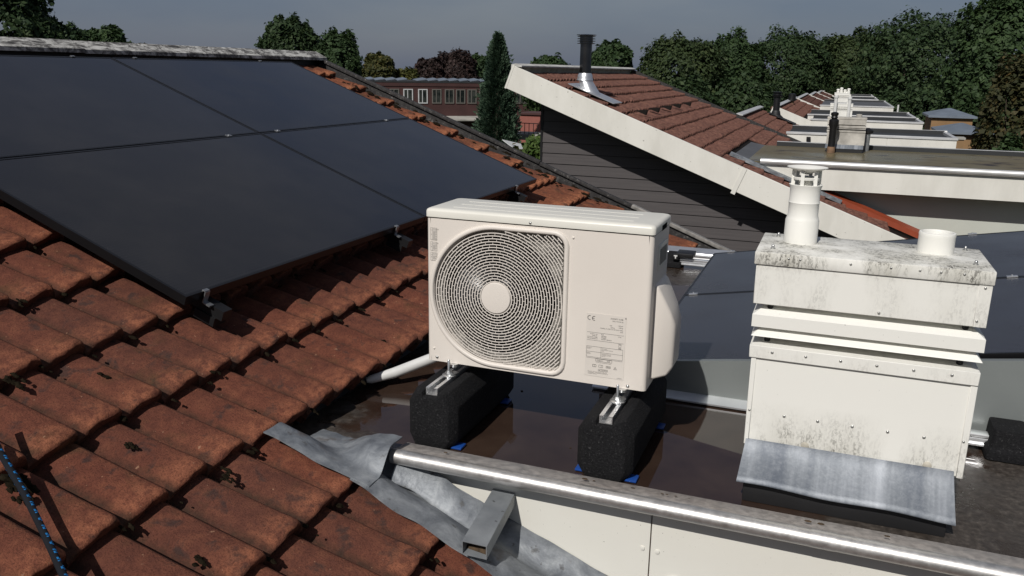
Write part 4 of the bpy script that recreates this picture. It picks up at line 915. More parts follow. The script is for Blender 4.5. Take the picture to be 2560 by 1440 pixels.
def dormer_box(o, y0, y1, x0, x1, top, trim='aluminium_far', fas=0.30, seam=None, recess=0.0, wall='fascia_white', nosed=False):
    b = MB(); b.box(x0, x1-0.02, y0+0.02+recess, y1, -2.2, -0.03); d = b.build('dormer', wall, o)
    b = MB(); b.box(x0, x1, y0+0.03, y1-0.03, -0.04, 0.0); b.build('flat_roof', top, d)
    xs = [x0]+(seam or [])+[x1]
    for a, c in zip(xs[:-1], xs[1:]):
        b = MB(); b.box(a+0.003, c-0.003, y0, y0+0.028, -fas, 0.004); b.build('fascia_panel', 'fascia_white', d)
    b = MB()
    if nosed:
        b.tube([(x0+0.0, y0-0.02, 0.022), (x1, y0-0.02, 0.022)], 0.042, 14); b.box(x0, x1, y0-0.02, y0+0.11, 0.006, 0.05)
        b.build('edge_trim', 'aluminium_far', d, smooth=50)
    else:
        b.box(x0-0.02, x1+0.02, y0-0.022, y0+0.10, 0.0, 0.052); b.build('edge_trim', trim, d, bevel=0.008, segs=1)
    b = MB(); b.box(x0, x1+0.02, y1-0.08, y1+0.01, 0.0, 0.075); b.build('back_kerb', 'aluminium_far' if nosed else trim, d)
    b = MB(); b.box(x0, x1-0.04, y1-0.13, y1-0.081, 0.0, 0.070); b.build('upstand', 'dark_bitumen', d)
    b = MB(); b.box(x1-0.07, x1+0.02, y0+0.1, y1-0.081, 0.0, 0.05); b.build('side_kerb', trim, d)
    return d

# house with the black siding gable
h2, deck2 = neighbour('neighbouring house with black plank gable, white barge board and brown red tiles', 11.6, 18.78, -4.30)
tiles_on(deck2, 11.62, 18.75, [(0, 12.0, 7.2, 0.40), (12.0, 12.45, 5.6), (12.45, 15.75, 3.20), (15.75, 18.3, 3.9), (18.3, 99, 4.4)])
barge(h2, 11.6, -4.43, 3.0, 0.335, (-1.10,))
b = MB(); u = ux(-1.10); b.hexa([BT(u-0.03, 11.545, -0.375), BT(u+0.03, 11.545, -0.375), BT(u+0.03, 11.554, -0.375), BT(u-0.03, 11.554, -0.375)], [BT(u-0.03, 11.545, 0.0), BT(u+0.03, 11.545, 0.0), BT(u+0.03, 11.554, 0.0), BT(u-0.03, 11.554, 0.0)]); b.build('joint_strip', 'fascia_white', h2)
b = MB(); b.hexa([BT(-0.075, 11.552, -0.34), BT(-0.045, 11.552, -0.34), BT(-0.045, 18.7, -0.34), BT(-0.075, 18.7, -0.34)], [BT(-0.075, 11.552, 0.01), BT(-0.045, 11.552, 0.01), BT(-0.045, 18.7, 0.01), BT(-0.075, 18.7, 0.01)]); b.build('ridge_fascia', 'fascia_white', h2)
ridge(h2, 11.56, 18.8, -4.40, 'ridge_pale')
b = MB(); b.hexa([BT(-0.02, 18.76, -0.08), BT(7.0, 18.76, -0.08), BT(7.0, 18.80, -0.08), BT(-0.02, 18.80, -0.08)], [BT(-0.02, 18.76, 0.012), BT(7.0, 18.76, 0.012), BT(7.0, 18.80, 0.012), BT(-0.02, 18.80, 0.012)]); b.build('verge_trim', 'verge_dark', h2)
# siding planks, each its own board with a shadow joint
WY = 12.12; pz = 0.0; zt = 1.10; k = 0
while zt > -4.0:
    zb = zt-0.148; x0 = -4.135
    xr_ = lambda z: PB.x+(PB.z-0.20-z)/TAN
    xa, xb_ = min(2.3, xr_(zt)), min(2.3, xr_(zb))
    if xa > x0+0.05:
        b = MB(); b.hexa([(x0, WY-0.030, zb), (xb_, WY-0.030, zb), (xb_, WY-0.002, zb), (x0, WY-0.002, zb)], [(x0, WY-0.016, zt), (xa, WY-0.016, zt), (xa, WY-0.002, zt), (x0, WY-0.002, zt)]); b.build('plank', 'siding', h2)
    zt -= 0.156
b = MB(); b.prism([(-4.12, GZ), (-4.12, 0.88), (2.3, bz(2.3)-0.2), (2.3, GZ)], 'y', WY-0.001, WY+0.05); b.build('gable_backing', 'black_metal', h2)
b = MB(); b.box(-4.165, -4.13, WY-0.035, WY+0.02, GZ, 0.84); b.build('corner_post', 'black_metal', h2)
# dormer of that house
d2 = dormer_box(h2, 12.46, 15.70, -0.98, 3.2, 'algae_bitumen', fas=0.335, recess=0.34, wall='cheek_green', nosed=True)
b = MB(); b.hexa([BT(ux(-1.40), 12.37, -0.03), BT(ux(0.15), 12.40, -0.03), BT(ux(0.15), 12.46, -0.03), BT(ux(-1.40), 12.46, -0.03)], [BT(ux(-1.40), 12.37, 0.004), BT(ux(0.15), 12.40, 0.004), BT(ux(0.15), 12.46, 0.02), BT(ux(-1.40), 12.46, 0.02)]); b.build('lead_flashing', 'lead_sheet', d2)
b = MB(); b.hexa([BT(ux(-0.30), 12.50, -0.05), BT(ux(2.6), 12.50, -0.05), BT(ux(2.6), 12.68, -0.05), BT(ux(-0.30), 12.68, -0.05)], [BT(ux(-0.30), 12.50, 0.02), BT(ux(2.6), 12.50, 0.02), BT(ux(2.6), 12.68, 0.05), BT(ux(-0.30), 12.68, 0.05)]); b.build('orange_board', 'orange_board', d2)
b = MB(); b.hexa([(-1.55, 12.6, -0.06), (-0.9, 12.6, -0.03), (-0.9, 15.6, -0.03), (-1.55, 15.6, -0.06)], [(-1.47, 12.6, bz(-1.47)-0.09), (-1.2, 12.6, 0.003), (-1.2, 15.6, 0.003), (-1.47, 15.6, bz(-1.47)-0.09)]); b.build('roof_upstand', 'grey_bitumen', d2)
b = MB(); b.box(-1.25, -0.97, 12.62, 15.58, -0.05, 0.001); b.build('roof_strip', 'algae_bitumen', d2)
# roof vents in one course
for y in (12.5, 13.4, 14.4, 15.3, 16.4):
    p = BT(1.76, y, 0); b = MB(); b.loft([[p+DOWN*0.05+YV*-0.05, p+DOWN*0.05+YV*0.05, p-DOWN*0.12+YV*0.05, p-DOWN*0.12-YV*0.05], [p+DOWN*0.045+YV*-0.03+NRM*0.075, p+DOWN*0.045+YV*0.03+NRM*0.075, p-DOWN*0.02+YV*0.03+NRM*0.05, p-DOWN*0.02-YV*0.03+NRM*0.05]]); b.build('vent_tile', 'underlay', deck2)

def stove(label, x, y, z0, h, r, mat, flare='aluminium_clean', capw=1.45, rings=4, z_roof=None):
    o = empty('stove_pipe', (x, y, z0), label, 'stove pipe')
    b = MB(); b.lathe([(r, 0.02), (r, h*0.80)], (x, y, z0), 20); b.build('pipe', mat, o, smooth=50)
    b = MB(); b.lathe([(r*1.45, -0.02), (r*1.30, 0.02), (r*1.28, 0.05), (r*1.05, 0.085)], (x, y, z0), 20); b.build('storm_collar', flare, o, smooth=50)
    b = MB(); n = 20   # skewed flashing cone down to the slope
    top = [(x+r*1.12*math.cos(2*math.pi*k/n), y+r*1.12*math.sin(2*math.pi*k/n), z0) for k in range(n)]
    bot = []
    for k in range(n):
        bx_, by_ = x+0.10+r*1.9*math.cos(2*math.pi*k/n), y+r*1.7*math.sin(2*math.pi*k/n); bot.append((bx_, by_, bz(bx_)-0.01))
    b.loft([bot, top]); xx = x+0.10
    b.hexa([(xx-0.28, y-0.26, bz(xx-0.28)-0.005), (xx+0.42, y-0.26, bz(xx+0.42)-0.005), (xx+0.42, y+0.26, bz(xx+0.42)-0.005), (xx-0.28, y+0.26, bz(xx-0.28)-0.005)], [(xx-0.28, y-0.26, bz(xx-0.28)+0.004), (xx+0.42, y-0.26, bz(xx+0.42)+0.004), (xx+0.42, y+0.26, bz(xx+0.42)+0.004), (xx-0.28, y+0.26, bz(xx-0.28)+0.004)])
    b.build('flashing', flare, o, smooth=40)
    b = MB(); zc = h*0.78
    for k in range(rings): zz = zc+k*h*0.052; b.lathe([(r*1.12, zz), (r*capw, zz+0.004), (r*capw, zz+0.012), (r*1.05, zz+0.02)], (x, y, z0), 20)
    b.lathe([(r*1.12, zc), (r*1.12, zc+h*0.19)], (x, y, z0), 20); b.lathe([(r*capw*1.08, h*0.975), (r*capw*1.10, h*0.985), (r*0.9, h)], (x, y, z0), 20); b.build('cowl', mat, o, smooth=50)
    return o
stove('polished steel stove pipe with silver flashing on the brown tiled roof', -3.60, 12.42, 1.10, 0.64, 0.086, 'stove_steel', capw=1.55)

# flues on the algae-covered flat roof
chimney('small grey white chimney box on the algae covered flat roof', 0.0, 12.45, 0.76, False, ('chimney_old',)*6)
o = empty('flue_pipe', (-0.075, 14.62, 0), 'slim black flue pipe standing in front of the small grey chimney box', 'flue pipe')
b = MB(); b.lathe([(0.062, 0.0), (0.062, 0.10)], (-0.075, 14.62, 0), 18); b.build('collar', 'rust_brown', o, smooth=50)
b = MB(); b.lathe([(0.056, 0.10), (0.056, 0.40), (0.075, 0.44), (0.075, 0.52), (0.05, 0.54)], (-0.075, 14.62, 0), 18); b.build('pipe', 'black_metal', o, smooth=50)
b = MB(); b.lathe([(0.04, 0.54), (0.055, 0.56), (0.045, 0.585), (0.058, 0.60), (0.058, 0.635), (0.02, 0.65)], (-0.075, 14.62, 0), 18); b.build('cowl', 'black_metal', o, smooth=50)

# further houses
h3, deck3 = neighbour('second neighbouring house with lower tiled roof and pale ridge cap', 18.84, 23.95, -2.02)
tiles_on(deck3, 18.88, 23.95, [(0, 99, 4.2, 2.75)])
ridge(h3, 18.84, 23.9, -2.04, 'aluminium_far')
d3 = dormer_box(h3, 18.86, 20.95, -1.0, 2.22, 'dark_bitumen', fas=0.42, seam=[0.95])
b = MB(); b.box(-0.60, -0.52, 18.78, 18.90, -0.12, -0.04); b.build('rain_spout', 'black_metal', d3)
stove('fat matt black stove pipe beside the white barge board', -1.56, 23.3, 0.22, 0.56, 0.085, 'black_metal', 'rubber_smooth', 1.5, 2)
h4, deck4 = neighbour('third neighbouring house with broad white barge board behind the black stove pipe', 27.1, 38.4, -1.80)
tiles_on(deck4, 27.14, 38.3, [(0, 27.9, 4.6, 2.95), (27.9, 31.2, 3.75), (31.2, 99, 4.1)])
barge(h4, 27.1, -1.90, 2.4, 0.30); ridge(h4, 27.05, 38.3, -1.84, 'aluminium_far')
dormer_box(h4, 24.95, 26.9, -0.72, 2.08, 'dark_bitumen', fas=0.34)
dormer_box(h4, 27.95, 31.0, -0.92, 2.1, 'dark_bitumen', fas=0.16)
o = empty('flue_pipe', (-1.66, 33.0, 0), 'rusty brown flue pipe with black cowl on the third neighbouring roof', 'flue pipe')
b = MB(); b.lathe([(0.06, -0.12), (0.06, 0.34)], (-1.67, 33, 0), 14); b.build('pipe', 'rust_brown', o, smooth=50)
b = MB(); b.lathe([(0.13, 0.28), (0.13, 0.52), (0.05, 0.55)], (-1.69, 33, 0), 14); b.build('cowl', 'black_metal', o, smooth=50)
def strip_roof(o, deck, y0, y1, u0, u1):
    """tile courses too far away to pick out single tiles"""
    b = MB(); u = u0; n = int((y1-y0)/0.16)
    while u < u1:
        rows = []
        for k in range(n+1):
            y = y0+(y1-y0)*k/n; hgt = -0.02+(0.012 if k % 2 else -0.010)
            rows.append((BT(u-0.33, y, hgt-0.03), BT(u, y, hgt), BT(u, y, hgt-0.03)))
        V = [p for r in rows for p in r]; F = []
        for k in range(n):
            a = k*3; F += [(a, a+1, a+4, a+3), (a+1, a+2, a+5, a+4)]
        b.add(V, F); u += 0.30
    b.build('tile', 'tile_clay_far', deck, kind='stuff')
def far_house(label, y0, y1, xr, umax, dm):
    o, dk = neighbour(label, y0, y1, xr); strip_roof(o, dk, y0+0.02, y1-0.05, ux(xr)+0.2, umax)
    barge(o, y0, xr-0.1, 2.4, 0.30); ridge(o, y0-0.05, y1, xr-0.04, 'aluminium_far')
    for a in dm: dormer_box(o, *a[:4], a[4], fas=a[5], seam=a[6] if len(a) > 6 else None)
    return o
far_house('fourth neighbouring house down the row with grey flat roof', 38.5, 48.2, -1.72, 4.2, [(36.95, 44.8, -0.78, 1.95, 'grey_bitumen', 0.62, [0.8])])
far_house('fifth neighbouring house down the row with thin white roof edge', 48.4, 57.0, -1.55, 4.2, [(47.6, 52.0, -0.35, 1.75, 'dark_bitumen', 0.30)])
far_house('sixth neighbouring house, almost at the end of the row', 57.2, 66.0, -1.40, 4.2, [(54.5, 58.5, -0.36, 1.75, 'dark_bitumen', 0.28)])
far_house('last house visible at the far end of the row', 66.2, 76.0, -1.28, 4.2, [])
chimney('white chimney box on the third neighbouring house', -0.10, 23.3, 0.62, False, ('chimney_louvre',)*6, None)
chimney('white chimney box on the long grey flat roof down the row', -0.12, 36.2, 0.70, False, ('chimney_louvre',)*6, None)
b = MB()
o = empty('chimney_pots', (0.0, 50.0, 0), 'white cluster of chimney pots at the far end of the row', 'chimney pots')
b.box(-0.35, 0.45, 49.8, 50.3, 0.0, 0.22); b.build('base_box', 'chimney_louvre', o)
for x, hh in ((-0.22, 0.42), (-0.05, 0.50), (0.13, 0.40), (0.32, 0.46)):
    b = MB(); b.lathe([(0.09, 0.22), (0.07, hh), (0.095, hh+0.02), (0.06, hh+0.08)], (x, 50.05, 0), 10); b.build('pot', 'chimney_louvre', o, smooth=50)
for x, y, hh, lab in ((-0.14, 25.6, 0.60, 'thin white vent pipe left of the white chimney box'), (0.22, 25.7, 0.56, 'short white vent pipe right of the white chimney box')):
    o = empty('vent_pipe', (x, y, 0), lab, 'vent pipe'); b = MB(); b.lathe([(0.045, 0.0), (0.045, hh), (0.06, hh+0.01), (0.06, hh+0.06), (0.02, hh+0.08)], (x, y, 0), 12); b.build('pipe', 'white_pvc', o, smooth=50)
o = empty('vent_pipe', (0.46, 15.3, 0), 'short grey vent pipe with black hood beside the small grey chimney box', 'vent pipe')
b = MB(); b.lathe([(0.05, 0.0), (0.05, 0.28)], (0.46, 15.3, 0), 12); b.build('pipe', 'galvanised', o, smooth=50)
b = MB(); b.lathe([(0.05, 0.28), (0.09, 0.30), (0.09, 0.34), (0.03, 0.38)], (0.46, 15.3, 0), 12); b.build('hood', 'black_metal', o, smooth=50)
o = empty('vent_pipe', (2.17, 38.0, -1), 'thin white pole rising at the end of the flat roofs', 'pole')
b = MB(); b.tube([(2.17, 38, -6), (2.17, 38, 0.10)], 0.035, 8); b.build('pole', 'white_pvc', o, smooth=50)

# ------------------------------------------------------------------ brick building across the gardens
FA = Vector((-41.76, 70.0, 0)); FB = Vector((-27.0, 82.68, 0)); FD = (FB-FA).normalized(); FN = Vector((FD.y, -FD.x, 0))
def FB_(s, d, z): p = FA+FD*s+FN*d; return (p.x, p.y, z)
bb = empty('brick_building', tuple(FA+FD*9+Vector((0, 0, GZ))), 'long low dark red brick building with a row of windows', 'building')
b = MB(); b.hexa([FB_(-4, 0, GZ), FB_(24, 0, GZ), FB_(24, -9, GZ), FB_(-4, -9, GZ)], [FB_(-4, 0, -0.12), FB_(24, 0, -0.12), FB_(24, -9, -0.12), FB_(-4, -9, -0.12)]); b.build('wall', 'brick_far', bb)
b = MB(); b.hexa([FB_(-4.1, 0.08, -0.118), FB_(24.1, 0.08, -0.118), FB_(24.1, -9.1, -0.118), FB_(-4.1, -9.1, -0.118)], [FB_(-4.1, 0.08, 0.02), FB_(24.1, 0.08, 0.02), FB_(24.1, -9.1, 0.02), FB_(-4.1, -9.1, 0.02)]); b.build('roof', 'dark_bitumen', bb)
b = MB(); b.hexa([FB_(-4, 0.02, -0.45), FB_(24, 0.02, -0.45), FB_(24, 0.06, -0.45), FB_(-4, 0.06, -0.45)], [FB_(-4, 0.02, -0.13), FB_(24, 0.02, -0.13), FB_(24, 0.06, -0.13), FB_(-4, 0.06, -0.13)]); b.build('parapet_band', 'brick_far', bb)
wins = [(2.55, 'window_grey'), (3.87, 'window_white'), (5.30, 'window_white'), (6.66, 'window_grey'), (7.93, 'window_grey'), (9.05, 'window_grey'), (10.2, 'window_grey'), (11.4, 'window_grey'), (12.6, 'window_grey'), (13.8, 'window_grey'), (15.25, 'window_grey'), (16.2, 'window_grey'), (17.4, 'window_grey')]
for s0, wm in wins:
    b = MB(); w_, z0, z1 = 0.92, -2.05, -0.70
    for a0, a1, c0, c1 in ((0, w_, z0, z0+0.09), (0, w_, z1-0.09, z1), (0, 0.09, z0+0.09, z1-0.09), (w_-0.09, w_, z0+0.09, z1-0.09), (w_*0.42, w_*0.42+0.06, z0+0.09, z1-0.09)):
        b.hexa([FB_(s0+a0, 0.0, c0), FB_(s0+a1, 0.0, c0), FB_(s0+a1, 0.07, c0), FB_(s0+a0, 0.07, c0)], [FB_(s0+a0, 0.0, c1), FB_(s0+a1, 0.0, c1), FB_(s0+a1, 0.07, c1), FB_(s0+a0, 0.07, c1)])
    wf = b.build('window', wm, bb)
    b = MB(); b.hexa([FB_(s0+0.05, 0.0, z0+0.05), FB_(s0+w_-0.05, 0.0, z0+0.05), FB_(s0+w_-0.05, 0.03, z0+0.05), FB_(s0+0.05, 0.03, z0+0.05)], [FB_(s0+0.05, 0.0, z1-0.05), FB_(s0+w_-0.05, 0.0, z1-0.05), FB_(s0+w_-0.05, 0.03, z1-0.05), FB_(s0+0.05, 0.03, z1-0.05)]); b.build('pane', 'far_glass', wf)
for s0, s1, z in ((8.0, 11.5, -3.35), (3.8, 6.6, -3.25)):
    b = MB(); b.hexa([FB_(s0, 0.03, z), FB_(s1, 0.03, z), FB_(s1, 1.1, z-0.30), FB_(s0, 1.1, z-0.30)], [FB_(s0, 0.03, z+0.12), FB_(s1, 0.03, z+0.12), FB_(s1, 1.1, z-0.18), FB_(s0, 1.1, z-0.18)]); b.build('awning', 'concrete', bb)
positions = ['far left', 'second from left', 'third from left', 'fourth from left', 'middle left', 'middle', 'middle right', 'fourth from the conifer', 'third from the conifer', 'second from the conifer', 'nearest the conifer']
for i in range(11):
    s0 = 0.2+1.05*i+(0.9 if i > 3 else 0)
    o = empty('roof_solar_panel', FB_(s0, -0.5, 0.02), 'small solar panel on the brick building roof, %s in its row' % positions[i], 'solar panel', 'small solar panels on the brick building')
    b = MB(); b.hexa([FB_(s0, -0.3, 0.03), FB_(s0+0.98, -0.3, 0.17), FB_(s0+0.98, -2.2, 0.28), FB_(s0, -2.2, 0.14)], [FB_(s0, -0.3, 0.07), FB_(s0+0.98, -0.3, 0.24), FB_(s0+0.98, -2.2, 0.35), FB_(s0, -2.2, 0.18)]); b.build('glass', 'slate_blue', o)

# garden things seen in the gap
o = empty('garden_shed', (-16.2, 45, GZ), 'small red garden shed behind the conifer, left of the black gable', 'shed')
b = MB(); b.box(-16.75, -15.55, 45, 47, GZ, -1.20); b.build('wall', 'shed_red', o); b = MB(); b.box(-16.85, -15.45, 44.9, 47.1, -1.199, -1.10); b.build('roof', 'brick_far', o)
o = empty('balcony', (-15.6, 42, -2.3), 'grey concrete balcony slab with thin dark railing', 'balcony')
b = MB(); b.box(-16.6, -14.6, 42, 44, -2.35, -2.05); b.build('slab', 'concrete', o)
b = MB(); b.box(-16.6, -14.6, 42.0, 42.03, -1.50, -1.46); b.box(-16.6, -14.6, 42.0, 42.03, -2.0, -1.97); b.build('rail', 'black_metal', o)
for k in range(9): b = MB(); b.box(-16.6+0.245*k, -16.57+0.245*k, 42.0, 42.02, -2.049, -1.50); b.build('baluster', 'black_metal', o)
o = empty('parasol', (-14.2, 38.5, GZ), 'white slanting garden sunshade beside the conifer foot', 'sunshade')
b = MB(); b.add([(-15.1, 38.2, -2.05), (-13.9, 38.0, -2.75), (-14.6, 39.6, -2.35), (-15.1, 38.2, -2.09), (-13.9, 38.0, -2.79), (-14.6, 39.6, -2.39)], [(0, 1, 2), (5, 4, 3), (0, 3, 4, 1), (1, 4, 5, 2), (2, 5, 3, 0)]); b.build('canopy', 'window_white', o)
b = MB(); b.tube([(-14.5, 38.6, GZ), (-14.5, 38.6, -2.4)], 0.03, 8); b.build('pole', 'galvanised', o)

# pavilions at the right
def pavilion(label, x0, x1, y0, y1, zt, zr, wall, ov=0.35):
    o = empty('pavilion', ((x0+x1)/2, (y0+y1)/2, GZ), label, 'pavilion')
    b = MB(); b.box(x0, x1, y0, y1, GZ, zt); b.build('wall', wall, o)
    cx_, cy_ = (x0+x1)/2, (y0+y1)/2
    b = MB(); q = [(x0-ov, y0-ov, zt+0.001), (x1+ov, y0-ov, zt+0.001), (x1+ov, y1+ov, zt+0.001), (x0-ov, y1+ov, zt+0.001)]; q2 = [(x, y, zt+0.07) for x, y, z in q]; w = 0.04
    b.loft([q, q2, [(cx_-w, cy_-w, zr), (cx_+w, cy_-w, zr), (cx_+w, cy_+w, zr), (cx_-w, cy_+w, zr)]]); b.build('roof', 'slate_blue', o); return o
pavilion('small yellow brick pavilion with blue grey pyramid roof, higher of two', 3.05, 4.35, 33.6, 36.0, -0.17, 0.13, 'brick_yellow', 0.12)
pavilion('yellow brick garden pavilion with wide blue grey pyramid roof, lower of two', 3.15, 4.35, 30.2, 32.4, -0.52, -0.22, 'brick_yellow', 0.18)
o = empty('planter_wall', (2.78, 24.0, GZ), 'orange brick garden wall end at the corner of the flat roof', 'wall')
b = MB(); b.box(2.58, 2.98, 24.0, 24.4, GZ, -0.30); b.build('wall', 'brick_yellow', o); b = MB(); b.box(2.55, 3.01, 23.97, 24.43, -0.299, -0.25); b.build('coping', 'concrete', o)

# ------------------------------------------------------------------ trees
def leaf_quads(P, d, size, g, asp=0.62):
    n = len(P); nn = d+g.normal(size=(n, 3))*0.6; nn[:, 2] += 0.25; nn /= np.linalg.norm(nn, axis=1)[:, None]
    t = np.cross(nn, g.normal(size=(n, 3))); t /= np.linalg.norm(t, axis=1)[:, None]; bt = np.cross(nn, t)
    s = size*(0.45+1.7*g.random(n)**2.2)[:, None]
    return np.stack([P-t*s-bt*s*asp*0.3, P+bt*s*asp-t*s*0.1+nn*s*0.15, P+t*s-bt*s*asp*0.1, P-bt*s*asp+t*s*0.1+nn*s*0.12], 1).reshape(-1, 3)
def crown_leaves(c, rad, n, size, seed, bumps=70):
    """leaves on the lumpy outer skin of a crown, thinning inwards, with holes"""
    g = np.random.default_rng(seed); m = int(n*1.25)
    d = g.normal(size=(m, 3)); d[:, 2] += 0.18; d /= np.linalg.norm(d, axis=1)[:, None]
    b = g.normal(size=(bumps, 3)); b /= np.linalg.norm(b, axis=1)[:, None]; amp = g.uniform(0.05, 0.27, bumps); wid = g.uniform(0.13, 0.30, bumps)
    ang = np.arccos(np.clip(d @ b.T, -1, 1)); f = 0.76+(amp*np.exp(-(ang/wid)**2)).max(1)+0.05*np.sin(d[:, 0]*23+d[:, 2]*31)*np.sin(d[:, 1]*19)
    q = 1-0.34*g.random(m)**2.0+0.05*(g.random(m) < 0.10)
    hd = np.hypot(d[:, 0], d[:, 1]); sup = 1/(hd**2.4+np.abs(d[:, 2])**2.4)**(1/2.4); P = d*np.array(rad)*(f*q*sup*0.95)[:, None]
    hol = np.sin(P[:, 0]*2.9/rad[0]*2+seed)+np.sin(P[:, 1]*3.7/rad[1]*2+1)+np.sin(P[:, 2]*4.1/rad[2]*2+2)+0.8*np.sin(d[:, 0]*17+d[:, 2]*13+seed)
    keep = np.argsort(hol+g.normal(size=m)*0.8)[m-n:]
    P = P[keep]; d = d[keep]
    return leaf_quads(P+np.array(c), d, size, g)
def quads_object(name, V, mat, parent):
    n = len(V)//4; me = bpy.data.meshes.new(name); me.vertices.add(len(V)); me.vertices.foreach_set('co', V.astype(np.float32).ravel())
    me.loops.add(4*n); me.loops.foreach_set('vertex_index', np.arange(4*n, dtype=np.int32)); me.polygons.add(n)
    me.polygons.foreach_set('loop_start', np.arange(0, 4*n, 4, dtype=np.int32)); me.polygons.foreach_set('loop_total', np.full(n, 4, np.int32))
    me.update(calc_edges=True); me.materials.append(M[mat]); o = bpy.data.objects.new(name, me); COL.objects.link(o); attach(o, parent); return o
def tree(name, label, x, y, ztop, r, leafmat, seed, n=7000, size=0.16, zlow=None, aspect=None, blobs=26, group='trees around the gardens', cat='tree'):
    rr_ = random.Random(seed); o = empty(name, (x, y, GZ), label, cat, group)
    zlow = max(GZ+1.5, ztop-2.3*r) if zlow is None else zlow; zc = (ztop+zlow)/2; hz = (ztop-zlow)/2
    cs = [(x+math.cos(k*1.9)*r*0.5, y+math.sin(k*1.9)*r*0.5, zc+hz*rr_.uniform(-0.2, 0.5)) for k in range(16)]
    quads_object('crown', crown_leaves((x, y, zc), (r, r, hz), n, size, seed, 34+blobs), leafmat, o)
    b = MB(); tr = max(0.12, r*0.075); b.tube([(x, y, GZ), (x+0.05*r, y, (GZ+zlow)/2), (x-0.03*r, y, zc), (x, y, ztop-hz*0.4)], [tr*1.25, tr, tr*0.6, tr*0.15], 9)
    for k in range(7):
        c = cs[k*2]; z0 = zlow+(zc-zlow)*rr_.uniform(0.1, 0.9); b.tube([(x, y, z0), ((x+c[0])/2, (y+c[1])/2, (z0+c[2])/2+0.15), c], [tr*0.5, tr*0.32, tr*0.08], 6)
    b.build('trunk', 'bark', o, smooth=60); return o
def conifer(label, x, y, ztop, r, seed, n=9000):
    g = np.random.default_rng(seed); o = empty('conifer_tree', (x, y, GZ), label, 'tree'); zl = GZ+0.4; H = ztop-zl
    t = g.random(n)**0.85; a = g.random(n)*6.283; prof = r*(1-t)**0.55*np.minimum(1, (t+0.10)*3.0)
    lump = 1+0.24*np.sin(5*a+t*23)+0.20*np.sin(9*a-t*57)+0.10*g.normal(size=n)
    rad = prof*lump*(0.62+0.38*g.random(n)); P = np.stack([x+rad*np.cos(a), y+rad*np.sin(a), zl+t*H*0.985+0.06*g.normal(size=n)], 1)
    out = np.stack([np.cos(a), np.sin(a), 0.75+0.3*g.normal(size=n)], 1); out /= np.linalg.norm(out, axis=1)[:, None]
    sd = np.cross(out, g.normal(size=(n, 3))); sd /= np.linalg.norm(sd, axis=1)[:, None]; s = 0.085*(0.6+0.8*g.random(n))[:, None]
    V = np.stack([P-sd*s*0.5, P+out*s*0.4+sd*s*0.6, P+out*s*1.9, P+out*s*0.3-sd*s*0.6], 1).reshape(-1, 3)
    quads_object('crown', V, 'leaf_conifer', o)
    b = MB(); b.tube([(x, y, GZ), (x, y, ztop-0.6)], [0.17, 0.02], 8); b.build('trunk', 'bark', o, smooth=60)
def shrub(name, label, x, y, ztop, r, leafmat, seed, n=1800, size=0.10, cat='shrub'):
    return tree(name, label, x, y, ztop, r, leafmat, seed, n, size, zlow=GZ+0.2, blobs=14, group='shrubs in the gardens', cat=cat)

tree('broadleaf_tree', 'large dark oak at the left edge above the ridge', -42.8, 34, 6.6, 3.9, 'leaf_oak', 1, 30000, 0.11, zlow=-2.0)
tree('broadleaf_tree', 'low dark bushy tree right beside the large left oak', -66.5, 60, 5.1, 3.6, 'leaf_oak', 2, 10000, 0.16)
tree('broadleaf_tree', 'low dark tree between the left oak and the willow', -65.6, 62, 4.6, 2.6, 'leaf_green', 3, 8000, 0.16)
tree('willow_tree', 'small pale drooping willow top above the ridge', -59.4, 58, 4.45, 1.5, 'leaf_green', 4, 4000, 0.20, blobs=30)
tree('broadleaf_tree', 'tiny tree top just right of the willow', -69.2, 70, 3.35, 0.9, 'leaf_green', 5, 1200, 0.2)
tree('broadleaf_tree', 'tiniest yellowish tree top above the ridge', -67.6, 70, 3.25, 0.8, 'leaf_warm', 6, 1000, 0.2)
tree('broadleaf_tree', 'big round dark green tree behind the ridge corner', -33.8, 48, 4.85, 2.6, 'leaf_oak', 7, 30000, 0.10, zlow=-2.5)
tree('broadleaf_tree', 'round green tree just right of the big round one, by the verge', -27.8, 44, 3.85, 1.7, 'leaf_green', 8, 22000, 0.085, zlow=-3.0)
tree('broadleaf_tree', 'green maple touched with orange left of the copper beech', -49.65, 87.0, 3.14, 2.40, 'leaf_warm', 9, 14000, 0.15)
tree('broadleaf_tree', 'low yellow green tree between maple and copper beech', -48.00, 90.0, 1.64, 2.55, 'leaf_yellow', 10, 9000, 0.16)
tree('beech_tree', 'smaller purple copper beech above the brick building', -49.35, 99.0, 2.99, 2.70, 'leaf_beech', 11, 12000, 0.15)
tree('beech_tree', 'larger purple copper beech above the brick building', -46.95, 102.0, 3.97, 3.60, 'leaf_beech', 12, 18000, 0.15)
tree('broadleaf_tree', 'dark green tree tucked behind the conifer', -45.15, 105.0, 3.52, 2.55, 'leaf_green', 13, 10000, 0.15)
conifer('tall slim dark conifer in front of the brick building', -16.1, 40, 2.95, 1.24, 14, 26000)
tree('broadleaf_tree', 'green tree top behind the ridge left of the steel stove pipe', -25.1, 75, 3.1, 3.1, 'leaf_green', 15, 15000, 0.13)
tree('broadleaf_tree', 'green tree top behind the ridge right of the steel stove pipe', -15.6, 60, 3.5, 2.0, 'leaf_green', 16, 15000, 0.11)
